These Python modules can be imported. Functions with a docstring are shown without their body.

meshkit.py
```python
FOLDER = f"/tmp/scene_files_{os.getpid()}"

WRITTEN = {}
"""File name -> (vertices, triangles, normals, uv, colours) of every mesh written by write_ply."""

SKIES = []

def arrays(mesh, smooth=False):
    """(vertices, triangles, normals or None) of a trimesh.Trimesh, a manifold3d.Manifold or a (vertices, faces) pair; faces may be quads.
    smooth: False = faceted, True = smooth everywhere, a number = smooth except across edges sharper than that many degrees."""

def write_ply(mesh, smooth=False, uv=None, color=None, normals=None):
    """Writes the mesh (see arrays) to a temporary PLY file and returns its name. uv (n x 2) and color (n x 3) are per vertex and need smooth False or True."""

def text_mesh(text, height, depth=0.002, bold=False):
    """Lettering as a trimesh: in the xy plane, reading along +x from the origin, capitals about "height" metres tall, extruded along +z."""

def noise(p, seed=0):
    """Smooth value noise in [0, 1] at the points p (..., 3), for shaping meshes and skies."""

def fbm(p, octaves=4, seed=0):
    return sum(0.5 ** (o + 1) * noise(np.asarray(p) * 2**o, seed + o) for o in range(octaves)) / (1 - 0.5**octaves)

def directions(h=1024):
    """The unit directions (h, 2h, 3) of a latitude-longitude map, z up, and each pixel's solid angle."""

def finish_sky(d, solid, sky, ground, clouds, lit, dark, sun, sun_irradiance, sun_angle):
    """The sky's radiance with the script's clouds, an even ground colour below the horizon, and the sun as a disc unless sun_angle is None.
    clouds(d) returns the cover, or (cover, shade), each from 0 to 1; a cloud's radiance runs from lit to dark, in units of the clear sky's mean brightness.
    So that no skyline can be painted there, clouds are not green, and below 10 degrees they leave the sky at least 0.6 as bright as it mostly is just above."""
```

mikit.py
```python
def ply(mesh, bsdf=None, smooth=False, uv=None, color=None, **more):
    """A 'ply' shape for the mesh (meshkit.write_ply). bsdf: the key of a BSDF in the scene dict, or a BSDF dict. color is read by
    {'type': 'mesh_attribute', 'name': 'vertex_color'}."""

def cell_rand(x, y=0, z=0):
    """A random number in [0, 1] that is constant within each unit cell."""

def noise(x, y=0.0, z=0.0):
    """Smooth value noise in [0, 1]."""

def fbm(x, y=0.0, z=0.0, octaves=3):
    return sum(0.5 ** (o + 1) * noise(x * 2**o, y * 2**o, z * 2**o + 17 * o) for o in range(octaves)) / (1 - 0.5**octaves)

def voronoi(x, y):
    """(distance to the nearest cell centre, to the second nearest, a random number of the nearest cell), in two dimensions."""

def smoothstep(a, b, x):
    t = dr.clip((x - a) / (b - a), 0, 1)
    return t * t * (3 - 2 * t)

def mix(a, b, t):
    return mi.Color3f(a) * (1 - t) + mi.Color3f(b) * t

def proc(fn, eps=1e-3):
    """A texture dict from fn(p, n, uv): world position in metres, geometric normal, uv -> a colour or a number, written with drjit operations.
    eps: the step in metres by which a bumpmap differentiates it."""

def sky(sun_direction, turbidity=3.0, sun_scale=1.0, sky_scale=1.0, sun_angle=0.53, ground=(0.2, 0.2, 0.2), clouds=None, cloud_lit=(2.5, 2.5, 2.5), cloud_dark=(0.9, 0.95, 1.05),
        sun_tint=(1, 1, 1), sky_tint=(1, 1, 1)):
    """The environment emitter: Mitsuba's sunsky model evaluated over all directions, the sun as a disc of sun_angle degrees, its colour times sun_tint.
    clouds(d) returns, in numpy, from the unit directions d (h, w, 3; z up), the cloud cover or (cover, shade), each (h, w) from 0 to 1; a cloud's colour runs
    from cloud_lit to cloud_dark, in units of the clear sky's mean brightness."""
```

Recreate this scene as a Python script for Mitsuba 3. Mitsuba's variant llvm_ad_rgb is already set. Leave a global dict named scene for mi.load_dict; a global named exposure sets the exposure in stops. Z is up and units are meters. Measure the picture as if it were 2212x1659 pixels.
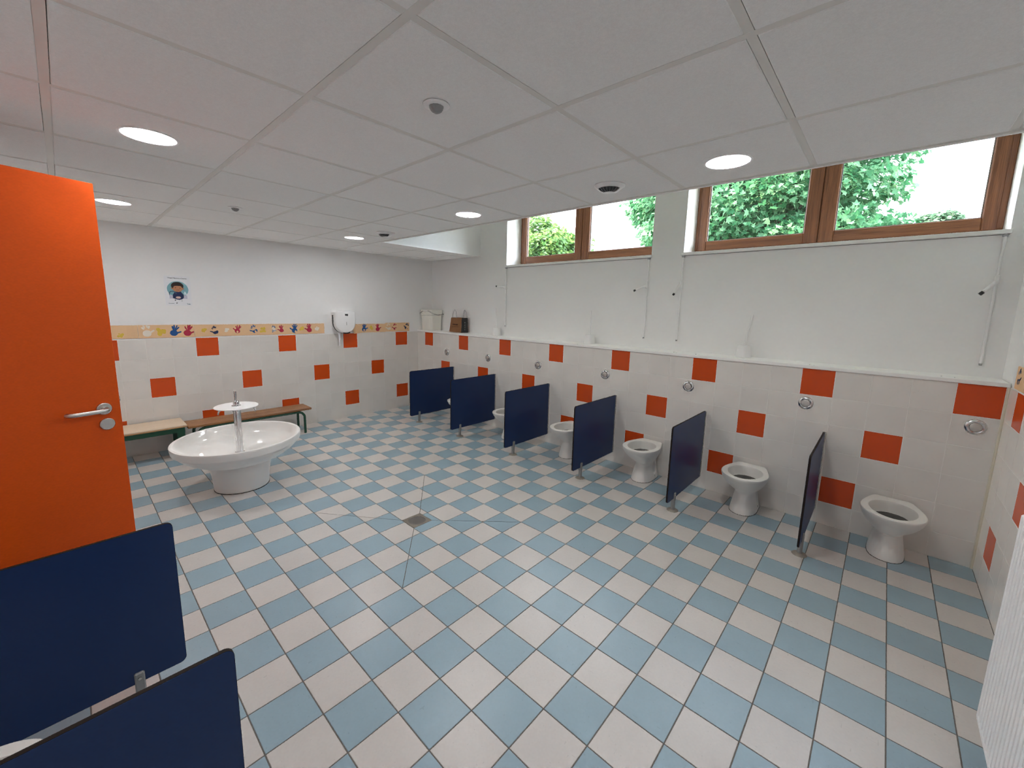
import math, random
import numpy as np, trimesh, manifold3d as m3, shapely
from shapely.geometry import Polygon, Point, LineString, box as sbox
from shapely import affinity
from shapely.ops import unary_union
import drjit as dr
import mitsuba as mi
import mikit, meshkit
from mikit import proc, noise, fbm, cell_rand, mix

random.seed(7)
rng = np.random.default_rng(7)
T = mi.ScalarTransform4f
scene, labels = {}, {}

# ------------------------------------------------------------------ camera, sky, exposure
# world: X = distance from the tiled wall with the toilets, Y = distance from the wall with the handprints, Z up (metres)
CAM = np.array([3.71614, 5.42001, 1.55583])
FWD = np.array([-0.73266, -0.66378, -0.15032])
UP = np.array([-0.09517, -0.11878, 0.98835])
scene['camera'] = {'type': 'perspective', 'fov': math.degrees(2 * math.atan(1106.0 / 879.07)), 'fov_axis': 'x',
                   'principal_point_offset_x': (1106.0 - 1110.33) / 2212.0, 'principal_point_offset_y': (829.5 - 799.75) / 1659.0,
                   'near_clip': 0.02, 'far_clip': 500.0,
                   'to_world': T().look_at(origin=CAM.tolist(), target=(CAM + FWD).tolist(), up=UP.tolist())}


def clouds(d):
    n = meshkit.fbm(d * np.array([2.2, 2.2, 4.5]) + 3.1, octaves=5, seed=4)
    cover = np.clip((n - 0.36) / 0.16, 0, 1)
    shade = np.clip((meshkit.fbm(d * 3.0 + 9.0, octaves=4, seed=9) - 0.42) * 1.6, 0, 1) * 0.5
    return cover, shade


scene['sky'] = mikit.sky([0.75, -0.45, 0.85], turbidity=3.0, sun_scale=18.0, sky_scale=78.0, clouds=clouds,
                         cloud_lit=(2.2, 2.34, 2.5), cloud_dark=(1.25, 1.36, 1.5), ground=(0.10, 0.11, 0.09))
LAMP = (80.0, 79.0, 78.0)           # radiance of the ceiling downlights
exposure = 0.1


# ------------------------------------------------------------------ materials
def pr(key, color, rough=0.5, **kw):
    base = color if isinstance(color, dict) else {'type': 'rgb', 'value': list(color)}
    scene[key] = {'type': 'twosided', 'b': {'type': 'principled', 'base_color': base, 'roughness': rough, **kw}}


def metal(key, color, rough):
    scene[key] = {'type': 'twosided', 'b': {'type': 'roughconductor', 'material': 'none', 'alpha': rough,
                                            'specular_reflectance': {'type': 'rgb', 'value': list(color)}}}


def tile_color(c, cell, amount=0.05, grain=0.035):
    c = mi.Color3f(*c)
    def fn(p, n, uv):
        t = cell_rand(dr.floor((p.x + 0.01) / cell + 0.001), dr.floor((p.y + 0.001) / cell), dr.floor((p.z + 0.04) / cell))
        g = noise(p.x * 160, p.y * 160, p.z * 160)
        s = noise(p.x * 9, p.y * 9, p.z * 9)
        speck = mikit.smoothstep(0.93, 0.97, noise(p.x * 95 + 7, p.y * 95, p.z * 95))
        return c * (1 + amount * (t - 0.5) + grain * (g - 0.5) + 0.05 * (s - 0.5)) * (1 - 0.10 * speck)
    return proc(fn)


pr('m_floor_white', tile_color((0.56, 0.530, 0.505), 0.2), 0.33, specular=0.45)
pr('m_floor_blue', tile_color((0.262, 0.366, 0.424), 0.2), 0.33, specular=0.45)
pr('m_floor_grout', (0.115, 0.105, 0.095), 0.9)
pr('m_wall_tile', tile_color((0.76, 0.728, 0.69), 0.2, 0.03, 0.01), 0.2, specular=0.5)
pr('m_orange_tile', tile_color((0.54, 0.062, 0.006), 0.2, 0.10, 0.02), 0.28, specular=0.4)
pr('m_wall_grout', (0.80, 0.775, 0.74), 0.8)


def plaster(p, n, uv):
    g = fbm(p.x * 55, p.y * 55, p.z * 55, 3)
    b = noise(p.x * 3.1 + 4, p.y * 3.1, p.z * 3.1)
    return mi.Color3f(0.845, 0.84, 0.835) * (1 + 0.03 * (g - 0.5) + 0.03 * (b - 0.5))


pr('m_plaster', proc(plaster), 0.75, specular=0.25)
pr('m_white_board', (0.88, 0.875, 0.86), 0.4, specular=0.4)


def ceil_panel(p, n, uv):
    g = noise(p.x * 420, p.y * 420, 0.0)
    h = noise(p.x * 150, p.y * 150, 3.0)
    t = cell_rand(dr.floor((p.x - 0.014) / 0.612), dr.floor((p.y - 0.177) / 0.612))
    return mi.Color3f(0.785, 0.79, 0.78) * (1 + 0.07 * (g - 0.5) + 0.04 * (h - 0.5) + 0.03 * (t - 0.5))


pr('m_ceiling_panel', proc(ceil_panel), 0.95, specular=0.05)
pr('m_grid_bar', (0.70, 0.69, 0.655), 0.42, specular=0.35)
pr('m_void', (0.10, 0.095, 0.09), 0.95)
pr('m_porcelain', (0.80, 0.785, 0.75), 0.07, specular=0.55, clearcoat=0.3, clearcoat_gloss=0.95)
pr('m_basin', (0.83, 0.815, 0.79), 0.06, specular=0.55, clearcoat=0.4, clearcoat_gloss=0.97)


def navy(p, n, uv):
    g = noise(p.x * 300, p.y * 300, p.z * 300)
    return mi.Color3f(0.0085, 0.025, 0.082) * (1 + 0.16 * (g - 0.5))


pr('m_navy', proc(navy), 0.36, specular=0.3)
pr('m_core', (0.014, 0.010, 0.008), 0.6, specular=0.12)


def door_orange(p, n, uv):
    g = noise(p.x * 190, p.y * 190, p.z * 190)
    return mi.Color3f(0.53, 0.066, 0.004) * (1 + 0.10 * (g - 0.5))


pr('m_door', proc(door_orange), 0.42, specular=0.2)
metal('m_chrome', (0.78, 0.78, 0.79), 0.05)
metal('m_steel', (0.58, 0.56, 0.53), 0.24)
metal('m_grey_metal', (0.34, 0.34, 0.34), 0.32)
metal('m_drain', (0.30, 0.265, 0.225), 0.34)
pr('m_foot_plastic', (0.20, 0.205, 0.205), 0.42)
pr('m_foot_flange', (0.27, 0.245, 0.21), 0.45, metallic=0.3)
pr('m_dark', (0.012, 0.011, 0.011), 0.4)
pr('m_black_gloss', (0.010, 0.010, 0.011), 0.16)
pr('m_white_plastic', (0.86, 0.855, 0.86), 0.3, specular=0.5)
pr('m_cream_plastic', (0.80, 0.775, 0.70), 0.4)
pr('m_grey_plastic', (0.30, 0.30, 0.31), 0.4)
pr('m_lens', (0.22, 0.225, 0.225), 0.3)


def wood(base, dark, axis, ring=30.0):
    a, b = mi.Color3f(*base), mi.Color3f(*dark)
    def fn(p, n, uv):
        l, u, v = {'x': (p.x, p.y, p.z), 'y': (p.y, p.x, p.z), 'z': (p.z, p.x, p.y)}[axis]
        g = fbm(l * 2.2, u * ring + 3 * noise(l * 1.3, u * 4, v * 4), v * ring, 4)
        f = noise(l * 14, u * 260, v * 260)
        k = mikit.smoothstep(0.25, 0.75, 0.72 * g + 0.28 * f)
        return mix(b, a, k)
    return proc(fn)


pr('m_bench_brown', wood((0.34, 0.155, 0.055), (0.155, 0.062, 0.020), 'x', 34), 0.42)
pr('m_bench_beige', wood((0.68, 0.545, 0.41), (0.62, 0.48, 0.345), 'x', 14), 0.45)
pr('m_bench_edge', wood((0.42, 0.23, 0.10), (0.30, 0.15, 0.06), 'x', 60), 0.5)
pr('m_green', (0.006, 0.052, 0.026), 0.38)
pr('m_sash_y', wood((0.30, 0.125, 0.052), (0.155, 0.058, 0.025), 'y', 40), 0.36)
pr('m_sash_z', wood((0.29, 0.118, 0.050), (0.150, 0.056, 0.025), 'z', 40), 0.36)
pr('m_paper_peach', tile_color((0.76, 0.50, 0.29), 0.37, 0.05, 0.03), 0.8)
pr('m_paper_white', (0.80, 0.81, 0.84), 0.6)
for k, c in {'blue': (0.012, 0.065, 0.22), 'red': (0.36, 0.018, 0.045), 'yellow': (0.66, 0.46, 0.06), 'white': (0.80, 0.72, 0.62), 'darkblue': (0.010, 0.02, 0.075),
             'teal': (0.19, 0.38, 0.42), 'hair': (0.022, 0.012, 0.009), 'skin': (0.45, 0.20, 0.10), 'pink': (0.66, 0.48, 0.44), 'ink': (0.012, 0.010, 0.022),
             'tealdark': (0.05, 0.12, 0.16), 'lilac': (0.52, 0.52, 0.62), 'brownink': (0.055, 0.014, 0.006), 'eye': (0.09, 0.02, 0.015), 'drop': (0.62, 0.75, 0.80)}.items():
    pr('m_print_' + k, c, 0.75)


def kraft(p, n, uv):
    g = fbm(p.x * 60, p.y * 60, p.z * 240, 3)
    return mi.Color3f(0.22, 0.098, 0.040) * (0.9 + 0.2 * g)


pr('m_kraft', proc(kraft), 0.8)


def bucket_color(p, n, uv):
    s = mikit.smoothstep(0.56, 0.70, fbm(p.y * 26, p.z * 60, p.x * 26, 3)) * mikit.smoothstep(1.415, 1.425, p.z) * (1 - mikit.smoothstep(1.455, 1.465, p.z)) * (1 - mikit.smoothstep(0.16, 0.18, p.y))
    return mix((0.83, 0.81, 0.74), (0.50, 0.46, 0.40), 0.6 * s)


pr('m_bucket', proc(bucket_color), 0.42)
pr('m_water', (0.012, 0.010, 0.009), 0.12, specular=0.3)
pr('m_silicone', (0.70, 0.64, 0.52), 0.4)
pr('m_bark', (0.055, 0.040, 0.030), 0.9)


def grass(p, n, uv):
    g = fbm(p.x * 1.7, p.y * 1.7, 0.0, 4)
    return mix((0.035, 0.06, 0.02), (0.07, 0.095, 0.04), g)


pr('m_grass', proc(grass), 0.95)
pr('m_roof', (0.11, 0.10, 0.10), 0.8)
scene['m_glass'] = {'type': 'thindielectric', 'int_ior': 1.5}
for k, t in {'m_leaf': 0.9, 'm_leaf_far': 0.8}.items():
    scene[k] = {'type': 'principledthin', 'base_color': {'type': 'mesh_attribute', 'name': 'vertex_color'}, 'roughness': 0.6, 'diff_trans': t, 'spec_trans': 0.0}


# ------------------------------------------------------------------ helpers
def key_for(name):
    if name not in scene and name not in labels:
        return name
    k = 1
    while f'{name}_{k:03d}' in scene or f'{name}_{k:03d}' in labels:
        k += 1
    return f'{name}_{k:03d}'


PLY = {}


def obj(name, mesh, bsdf, parent=None, smooth=False, tw=None, share=None, label=None, kind=None, **kw):
    """One entry of the scene; parent: key that this one's key starts with."""
    key = key_for((parent + '__' if parent else '') + name)
    if share is not None:
        if share not in PLY:
            PLY[share] = mikit.ply(mesh() if callable(mesh) else mesh, bsdf, smooth, **kw)
        d = dict(PLY[share])
        d['bsdf'] = {'type': 'ref', 'id': bsdf}
    else:
        d = mikit.ply(mesh, bsdf, smooth, **kw)
    if tw is not None:
        d['to_world'] = tw
    scene[key] = d
    if label or kind:
        labels[key] = {}
        if label: labels[key]['label'] = label
        if kind: labels[key]['kind'] = kind
    return key


def thing(name, label, cat=None, group=None, kind=None):
    key = key_for(name)
    labels[key] = {'label': label}
    if cat: labels[key]['category'] = cat
    if group: labels[key]['group'] = group
    if kind: labels[key]['kind'] = kind
    return key


def structure(name, label):
    return thing(name, label, kind='structure')


def bx(x0, x1, y0, y1, z0, z1, c=0.0):
    if c <= 0:
        m = trimesh.creation.box(extents=(x1 - x0, y1 - y0, z1 - z0))
        m.apply_translation(((x0 + x1) / 2, (y0 + y1) / 2, (z0 + z1) / 2))
        return m
    pts = []
    for x, sx in ((x0, 1), (x1, -1)):
        for y, sy in ((y0, 1), (y1, -1)):
            for z, sz in ((z0, 1), (z1, -1)):
                pts += [(x, y + sy * c, z + sz * c), (x + sx * c, y, z + sz * c), (x + sx * c, y + sy * c, z)]
    return trimesh.convex.convex_hull(np.array(pts))


def cat(*ms):
    return trimesh.util.concatenate([m for x in ms for m in (x if isinstance(x, (list, tuple)) else [x])])


def lathe(profile, n=48, center=(0, 0, 0)):
    m = trimesh.creation.revolve(np.array(profile, float), sections=n)
    m.merge_vertices()
    m.apply_translation(center)
    return m


def cyl(p0, p1, r, n=20, r1=None):
    p0, p1 = np.array(p0, float), np.array(p1, float)
    h = np.linalg.norm(p1 - p0)
    r1 = r if r1 is None else r1
    m = trimesh.creation.revolve(np.array([[0, 0], [r, 0], [r1, h], [0, h]]), sections=n)
    m.apply_transform(trimesh.geometry.align_vectors([0, 0, 1], (p1 - p0) / h))
    m.apply_translation(p0)
    return m


def tube(path, r, n=10, caps=True):
    p = np.array(path, float)
    radii = np.broadcast_to(r, (len(p),))
    t = np.gradient(p, axis=0)
    t /= np.linalg.norm(t, axis=1, keepdims=True)
    ref = np.array([0, 0, 1.0]) if np.abs(t[:, 2]).max() < 0.9 else np.array([1.0, 0.3, 0]) if np.abs(t[:, 0]).max() < 0.9 else np.array([0.2, 1.0, 0.1])
    a = np.cross(t, ref)
    a /= np.linalg.norm(a, axis=1, keepdims=True)
    b = np.cross(t, a)
    th = np.arange(n) * 2 * np.pi / n
    v = p[:, None] + radii[:, None, None] * (np.cos(th)[None, :, None] * a[:, None] + np.sin(th)[None, :, None] * b[:, None])
    f = []
    for i in range(len(p) - 1):
        for j in range(n):
            q = [i * n + j, i * n + (j + 1) % n, (i + 1) * n + (j + 1) % n, (i + 1) * n + j]
            f += [[q[0], q[2], q[1]], [q[0], q[3], q[2]]]
    v = v.reshape(-1, 3)
    if caps:
        for s, i in ((0, 0), (1, len(p) - 1)):
            c = len(v)
            v = np.vstack([v, p[i]])
            for j in range(n):
                e = [c, i * n + j, i * n + (j + 1) % n]
                f.append(e if s == 0 else e[::-1])
    m = trimesh.Trimesh(v, np.array(f), process=False)
    m.fix_normals()
    return m


def extr(poly, depth):
    return cat([trimesh.creation.extrude_polygon(g, depth, engine='earcut') for g in getattr(poly, 'geoms', [poly]) if g.area > 1e-9])


def put(mesh, o, u, v):
    """mesh in (u, v, n) coordinates -> world."""
    u, v = np.array(u, float), np.array(v, float)
    M = np.eye(4)
    M[:3, 0], M[:3, 1], M[:3, 2], M[:3, 3] = u, v, np.cross(u, v), o
    m = mesh.copy()
    m.apply_transform(M)
    return m


def loft(rings, cap=True):
    """rings: list of (n,3) arrays, closed loops with the same count."""
    n = len(rings[0])
    v = np.vstack(rings)
    f = []
    for i in range(len(rings) - 1):
        for j in range(n):
            a, b, c, d = i * n + j, i * n + (j + 1) % n, (i + 1) * n + (j + 1) % n, (i + 1) * n + j
            f += [[a, b, c], [a, c, d]]
    if cap:
        for i, s in ((0, -1), (len(rings) - 1, 1)):
            c = len(v)
            v = np.vstack([v, rings[i].mean(0)])
            for j in range(n):
                e = [c, i * n + j, i * n + (j + 1) % n]
                f.append(e if s > 0 else e[::-1])
    m = trimesh.Trimesh(v, np.array(f), process=False)
    return m


def man(m):
    m = m.copy()
    m.merge_vertices()
    return m3.Manifold(m3.Mesh(np.asarray(m.vertices, np.float32), np.asarray(m.faces, np.uint32)))


def tri(M):
    q = M.to_mesh()
    return trimesh.Trimesh(q.vert_properties[:, :3], q.tri_verts, process=False)


def slab(w, h, t, c):
    """A tile in its own frame: front face at n = 0, centred, w x h, bevelled edges."""
    r = lambda i, z: [(-w / 2 + i, -h / 2 + i, z), (w / 2 - i, -h / 2 + i, z), (w / 2 - i, h / 2 - i, z), (-w / 2 + i, h / 2 - i, z)]
    v = np.array(r(c, 0) + r(0, -c) + r(0, -t))
    f = [[0, 1, 2], [0, 2, 3]]
    for k in (0, 4):
        for j in range(4):
            a, b = k + j, k + (j + 1) % 4
            f += [[a, a + 4, b + 4], [a, b + 4, b]]
    return trimesh.Trimesh(v, np.array(f), process=False)


def frame(o, u, v):
    u, v = np.array(u, float), np.array(v, float)
    M = np.eye(4)
    M[:3, 0], M[:3, 1], M[:3, 2], M[:3, 3] = u, v, np.cross(u, v), o
    return T(M)


ZC, XW, XU, YF, XL = 2.261, -0.285, 0.0, 6.0, 4.27      # ceiling, upper window wall, tiled wall, front wall, left wall
ZTOP = 3.12                                           # top of the window well
ZT, TP = 1.1645, 0.1988                               # top of the wall tiling and its pitch

# ------------------------------------------------------------------ floor
fl = structure('floor', 'checkerboard floor of white and light blue square tiles with dark joints')
obj('grout', bx(-0.02, 5.6, -0.02, 6.02, -0.06, -0.0016), 'm_floor_grout', fl)
DR = (2.036, 2.186, 2.966, 3.114)                     # the drain
drain_hole = sbox(DR[0] - 0.003, DR[2] - 0.003, DR[1] + 0.003, DR[3] + 0.003)
cuts = unary_union([LineString([a, b]).buffer(0.0017) for a, b in (((2.036, 2.966), (1.59, 2.4)), ((2.186, 2.966), (2.59, 2.4)), ((2.036, 3.114), (1.59, 3.6)), ((2.186, 3.114), (2.59, 3.6)))])
GAP = 0.0042
for i in range(0, 22):
    for j in range(0, 30):
        xa, xb = max(-0.01 + 0.2 * i, 0.0), min(0.19 + 0.2 * i, XL)
        ya, yb = 0.2 * j, min(0.2 * j + 0.2, YF)
        blue = (i + j) % 2 == 1
        nm, mat = ('blue_tile', 'm_floor_blue') if blue else ('white_tile', 'm_floor_white')
        w, h = xb - xa - GAP, yb - ya - GAP
        if w < 0.02: continue
        cell = sbox(xa + GAP / 2, ya + GAP / 2, xb - GAP / 2, yb - GAP / 2)
        if cell.intersects(cuts) and cell.intersection(cuts).area > 2e-5 or cell.intersects(drain_hole):
            rest = cell.difference(cuts).difference(drain_hole)
            for g in getattr(rest, 'geoms', [rest]):
                if g.area < 1.5e-4: continue
                m = extr(g.buffer(-0.0003), 0.008)
                m.apply_translation((0, 0, -0.008))
                obj(nm, m, mat, fl)
            continue
        dz = rng.uniform(-0.00025, 0.00025)
        obj(nm, slab(w, h, 0.008, 0.0011), mat, fl, tw=frame(((xa + xb) / 2, (ya + yb) / 2, dz), (1, 0, 0), (0, 1, 0)), share=f'floor{w:.4f}{h:.4f}')

# ------------------------------------------------------------------ walls and their tiling
WG = 0.0032


def tiling(parent, o, u, n_cols, length, start, orange, u_sign=1):
    """o: wall origin at floor level, u: horizontal unit vector along the wall; columns of TP from `start`, orange: set of (column, row)."""
    u = np.array(u, float)
    for r in range(6):
        z1 = ZT - TP * r
        z0 = max(ZT - TP * (r + 1), 0.0)
        for k in range(n_cols):
            a, b = max(start + 0.2 * k, 0.0), min(start + 0.2 * (k + 1), length)
            w, h = b - a - WG, z1 - z0 - WG
            if w < 0.012 or h < 0.01: continue
            oc = (k, r) in orange
            c = np.array(o, float) + u * (a + b) / 2 + np.array([0, 0, (z0 + z1) / 2])
            uu = u * u_sign
            t = rng.normal(0, 0.0009, 2)
            nrm = np.cross(uu, [0, 0, 1.0])
            vv = np.array([0, 0, 1.0]) + nrm * t[0]; vv /= np.linalg.norm(vv)
            u2 = uu + nrm * t[1]; u2 -= vv * (u2 @ vv); u2 /= np.linalg.norm(u2)
            obj('orange_tile' if oc else 'tile', slab(w, h, 0.006, 0.0012), 'm_orange_tile' if oc else 'm_wall_tile', parent,
                tw=frame(c, u2, vv), share=f'wall{w:.4f}{h:.4f}')


# back wall (handprints), facing +Y: u = -X so that normal u x z points to +Y
wb = structure('wall_back', 'back wall with handprint border, white plaster above white tiles with scattered orange tiles')
obj('plaster', bx(XW - 0.4, XL + 0.2, -0.25, -0.004, ZT, ZTOP), 'm_plaster', wb)
obj('grout', bx(-0.02, XL + 0.2, -0.25, -0.0009, -0.02, ZT), 'm_wall_grout', wb)
pat = lambda n: {(k, 0) for k in range(1, n, 4)} | {(k, 2) for k in range(3, n, 4)} | {(k, 4) for k in range(1, n, 4)}
tiling(wb, (0, 0, 0), (1, 0, 0), 23, XL, -0.005, pat(24), -1)

# right wall: tiled box wall in front of the upper window wall
wr = structure('wall_right', 'long right wall with toilets, tiled below and plastered with windows above')
obj('grout', bx(XW, -0.0009, -0.01, YF + 0.01, -0.02, ZT), 'm_wall_grout', wr)
K0 = 5.789 - 0.2 * 29                                 # first column line
org = set()
for j in range(8): org.add((29 - 4 * j, 0))
for j in range(7): org.add((27 - 4 * j, 2)); org.add((26 - 4 * j, 4))
tiling(wr, (0, 0, 0), (0, 1, 0), 31, YF, K0, org, 1)
WIN = ((1.615, 3.605), (3.92, 5.915))
ZS, ZH = 2.112, 2.98
wall = sbox(-0.25, -0.05, YF + 0.25, ZTOP + 0.2)
for a, b in WIN: wall = wall.difference(sbox(a, ZS - 0.03, b, ZH))
obj('plaster', put(extr(wall, 0.36), (XW - 0.36, 0, 0), (0, 1, 0), (0, 0, 1)), 'm_plaster', wr)

# front wall (at the right edge of the picture), facing -Y
wf = structure('wall_front', 'nearest right-hand wall with glossy white and orange tiles beside the radiator')
obj('plaster', bx(XW - 0.4, XL + 0.2, YF + 0.004, YF + 0.25, ZT, ZTOP), 'm_plaster', wf)
obj('grout', bx(-0.02, XL + 0.2, YF + 0.0009, YF + 0.25, -0.02, ZT), 'm_wall_grout', wf)
tiling(wf, (0, YF, 0), (1, 0, 0), 22, XL, -0.005, pat(24), 1)

# left wall with the door opening, facing -X
DY0, DY1, DZ = 2.30, 3.06, 2.06
wl = structure('wall_left', 'left wall behind the open orange door, tiled below plaster')
for nm, mat, x, z0, z1 in (('plaster', 'm_plaster', XL + 0.004, ZT, ZTOP), ('grout', 'm_wall_grout', XL + 0.0016, -0.02, ZT)):
    g = sbox(-0.25, z0, YF + 0.25, z1).difference(sbox(DY0, -1, DY1, DZ))
    obj(nm, put(extr(g, 0.2), (x + 0.2, 0, 0), (0, -1, 0), (0, 0, 1)) if False else put(extr(affinity.scale(g, -1, 1, origin=(0, 0)), 0.2), (x + 0.2, 0, 0), (0, -1, 0), (0, 0, 1)), mat, wl)
for y0, y1 in ((0.0, DY0), (DY1, YF)):
    n = int(math.ceil((y1 - y0) / 0.2))
    tiling(wl, (XL, y0, 0), (0, 1, 0), n, y1 - y0, 0.0, {(k, r) for (k, r) in pat(40) if k < n}, -1)
hall = structure('wall_hall', 'plain hallway wall beyond the doorway')
obj('plaster', cat(bx(5.5, 5.6, 1.2, 4.2, 0, 2.5), bx(XL + 0.2, 5.6, 1.1, 1.2, 0, 2.5), bx(XL + 0.2, 5.6, 4.2, 4.3, 0, 2.5), bx(XL + 0.2, 5.6, 1.1, 4.3, 2.45, 2.5)), 'm_plaster', hall)

# roof over everything and the well
rf = structure('ceiling_roof', 'flat roof slab over the room')
obj('slab', bx(-0.9, XL + 0.4, -0.4, YF + 0.4, ZTOP, ZTOP + 0.2), 'm_plaster', rf)
ws = structure('wall_well', 'white upstand walls of the window well above the suspended ceiling')
obj('end_face', bx(XW - 0.005, 1.30, 1.03, 1.108, ZC + 0.006, ZTOP), 'm_plaster', ws)
obj('side_face', bx(1.222, 1.30, 1.10, YF + 0.004, ZC + 0.012, ZTOP), 'm_plaster', ws)

# ------------------------------------------------------------------ suspended ceiling
ce = structure('ceiling', 'suspended ceiling of square white mineral panels in a grey grid')
obj('backing', cat(bx(1.25, XL, -0.0, YF, 2.36, 2.38), bx(XW, 1.25, 0, 1.06, 2.36, 2.38)), 'm_void', ce)
GX = [2.462 - 0.612 * k for k in range(5, -4, -1)]     # -0.598 .. 4.298
GY = [4.461 - 0.612 * k for k in range(8, -4, -1)]     # -0.435 .. 6.297
GX = [g for g in GX if XW < g < XL]
GY = [g for g in GY if 0 < g < YF]
X_open, Y_open = 1.222, 1.115
BW, ZB = 0.024, ZC + 0.0022
for gx in GX:
    y1 = YF if gx > 1.2 else Y_open - 0.01
    if abs(gx - 1.238) < 0.01: gx = 1.238
    obj('grid_bar', bx(gx - BW / 2, gx + BW / 2, 0, y1, ZB, ZB + 0.03), 'm_grid_bar', ce)
xs = [XW] + GX + [XL]
ys = [0.0] + GY + [YF]
for gy in GY:
    for a, b in zip(xs[:-1], xs[1:]):
        if b < 1.3 and gy > Y_open - 0.02: continue
        obj('grid_bar', bx(a + BW / 2, b - BW / 2, gy - BW / 2, gy + BW / 2, ZB + 0.0004, ZB + 0.03), 'm_grid_bar', ce)
for i, (a, b) in enumerate(zip(xs[:-1], xs[1:])):
    for j, (c, d) in enumerate(zip(ys[:-1], ys[1:])):
        y1 = d
        if b < 1.3:
            if c > Y_open - 0.05: continue
            y1 = min(d, Y_open - 0.006)
        la, lb = a + 0.0121 + 0.0012 * (rng.random() > 0.72), b - 0.0121 - 0.0018 * (rng.random() > 0.72)
        lc, ld = c + 0.0121 + 0.0012 * (rng.random() > 0.72), y1 - 0.0121 - 0.0018 * (rng.random() > 0.72)
        if ld - lc < 0.02 or lb - la < 0.02: continue
        w, h = lb - la, ld - lc
        t = rng.normal(0, 0.0009, 2)
        vv = np.array([0, 1.0, t[0]]); vv /= np.linalg.norm(vv)
        uu = np.array([-1.0, 0, t[1]]); uu -= vv * (uu @ vv); uu /= np.linalg.norm(uu)
        obj('panel', slab(w, h, 0.018, 0.003), 'm_ceiling_panel', ce, tw=frame(((la + lb) / 2, (lc + ld) / 2, ZC + rng.uniform(-0.0004, 0.0014)), uu, vv), share=f'ceil{w:.4f}{h:.4f}')
obj('edge_trim', cat(bx(1.207, 1.224, Y_open, YF, ZC - 0.004, ZC + 0.05), bx(XW, 1.224, 1.10, Y_open - 0.006, ZC - 0.004, ZC + 0.006)), 'm_white_board', ce)
obj('wall_angle', cat(bx(XW, XL, -0.003, 0.016, ZC + 0.001, ZC + 0.006), bx(XL - 0.02, XL, 0, YF, ZC + 0.001, ZC + 0.006), bx(1.23, XL, YF - 0.02, YF, ZC + 0.001, ZC + 0.006)), 'm_grid_bar', ce)

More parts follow.
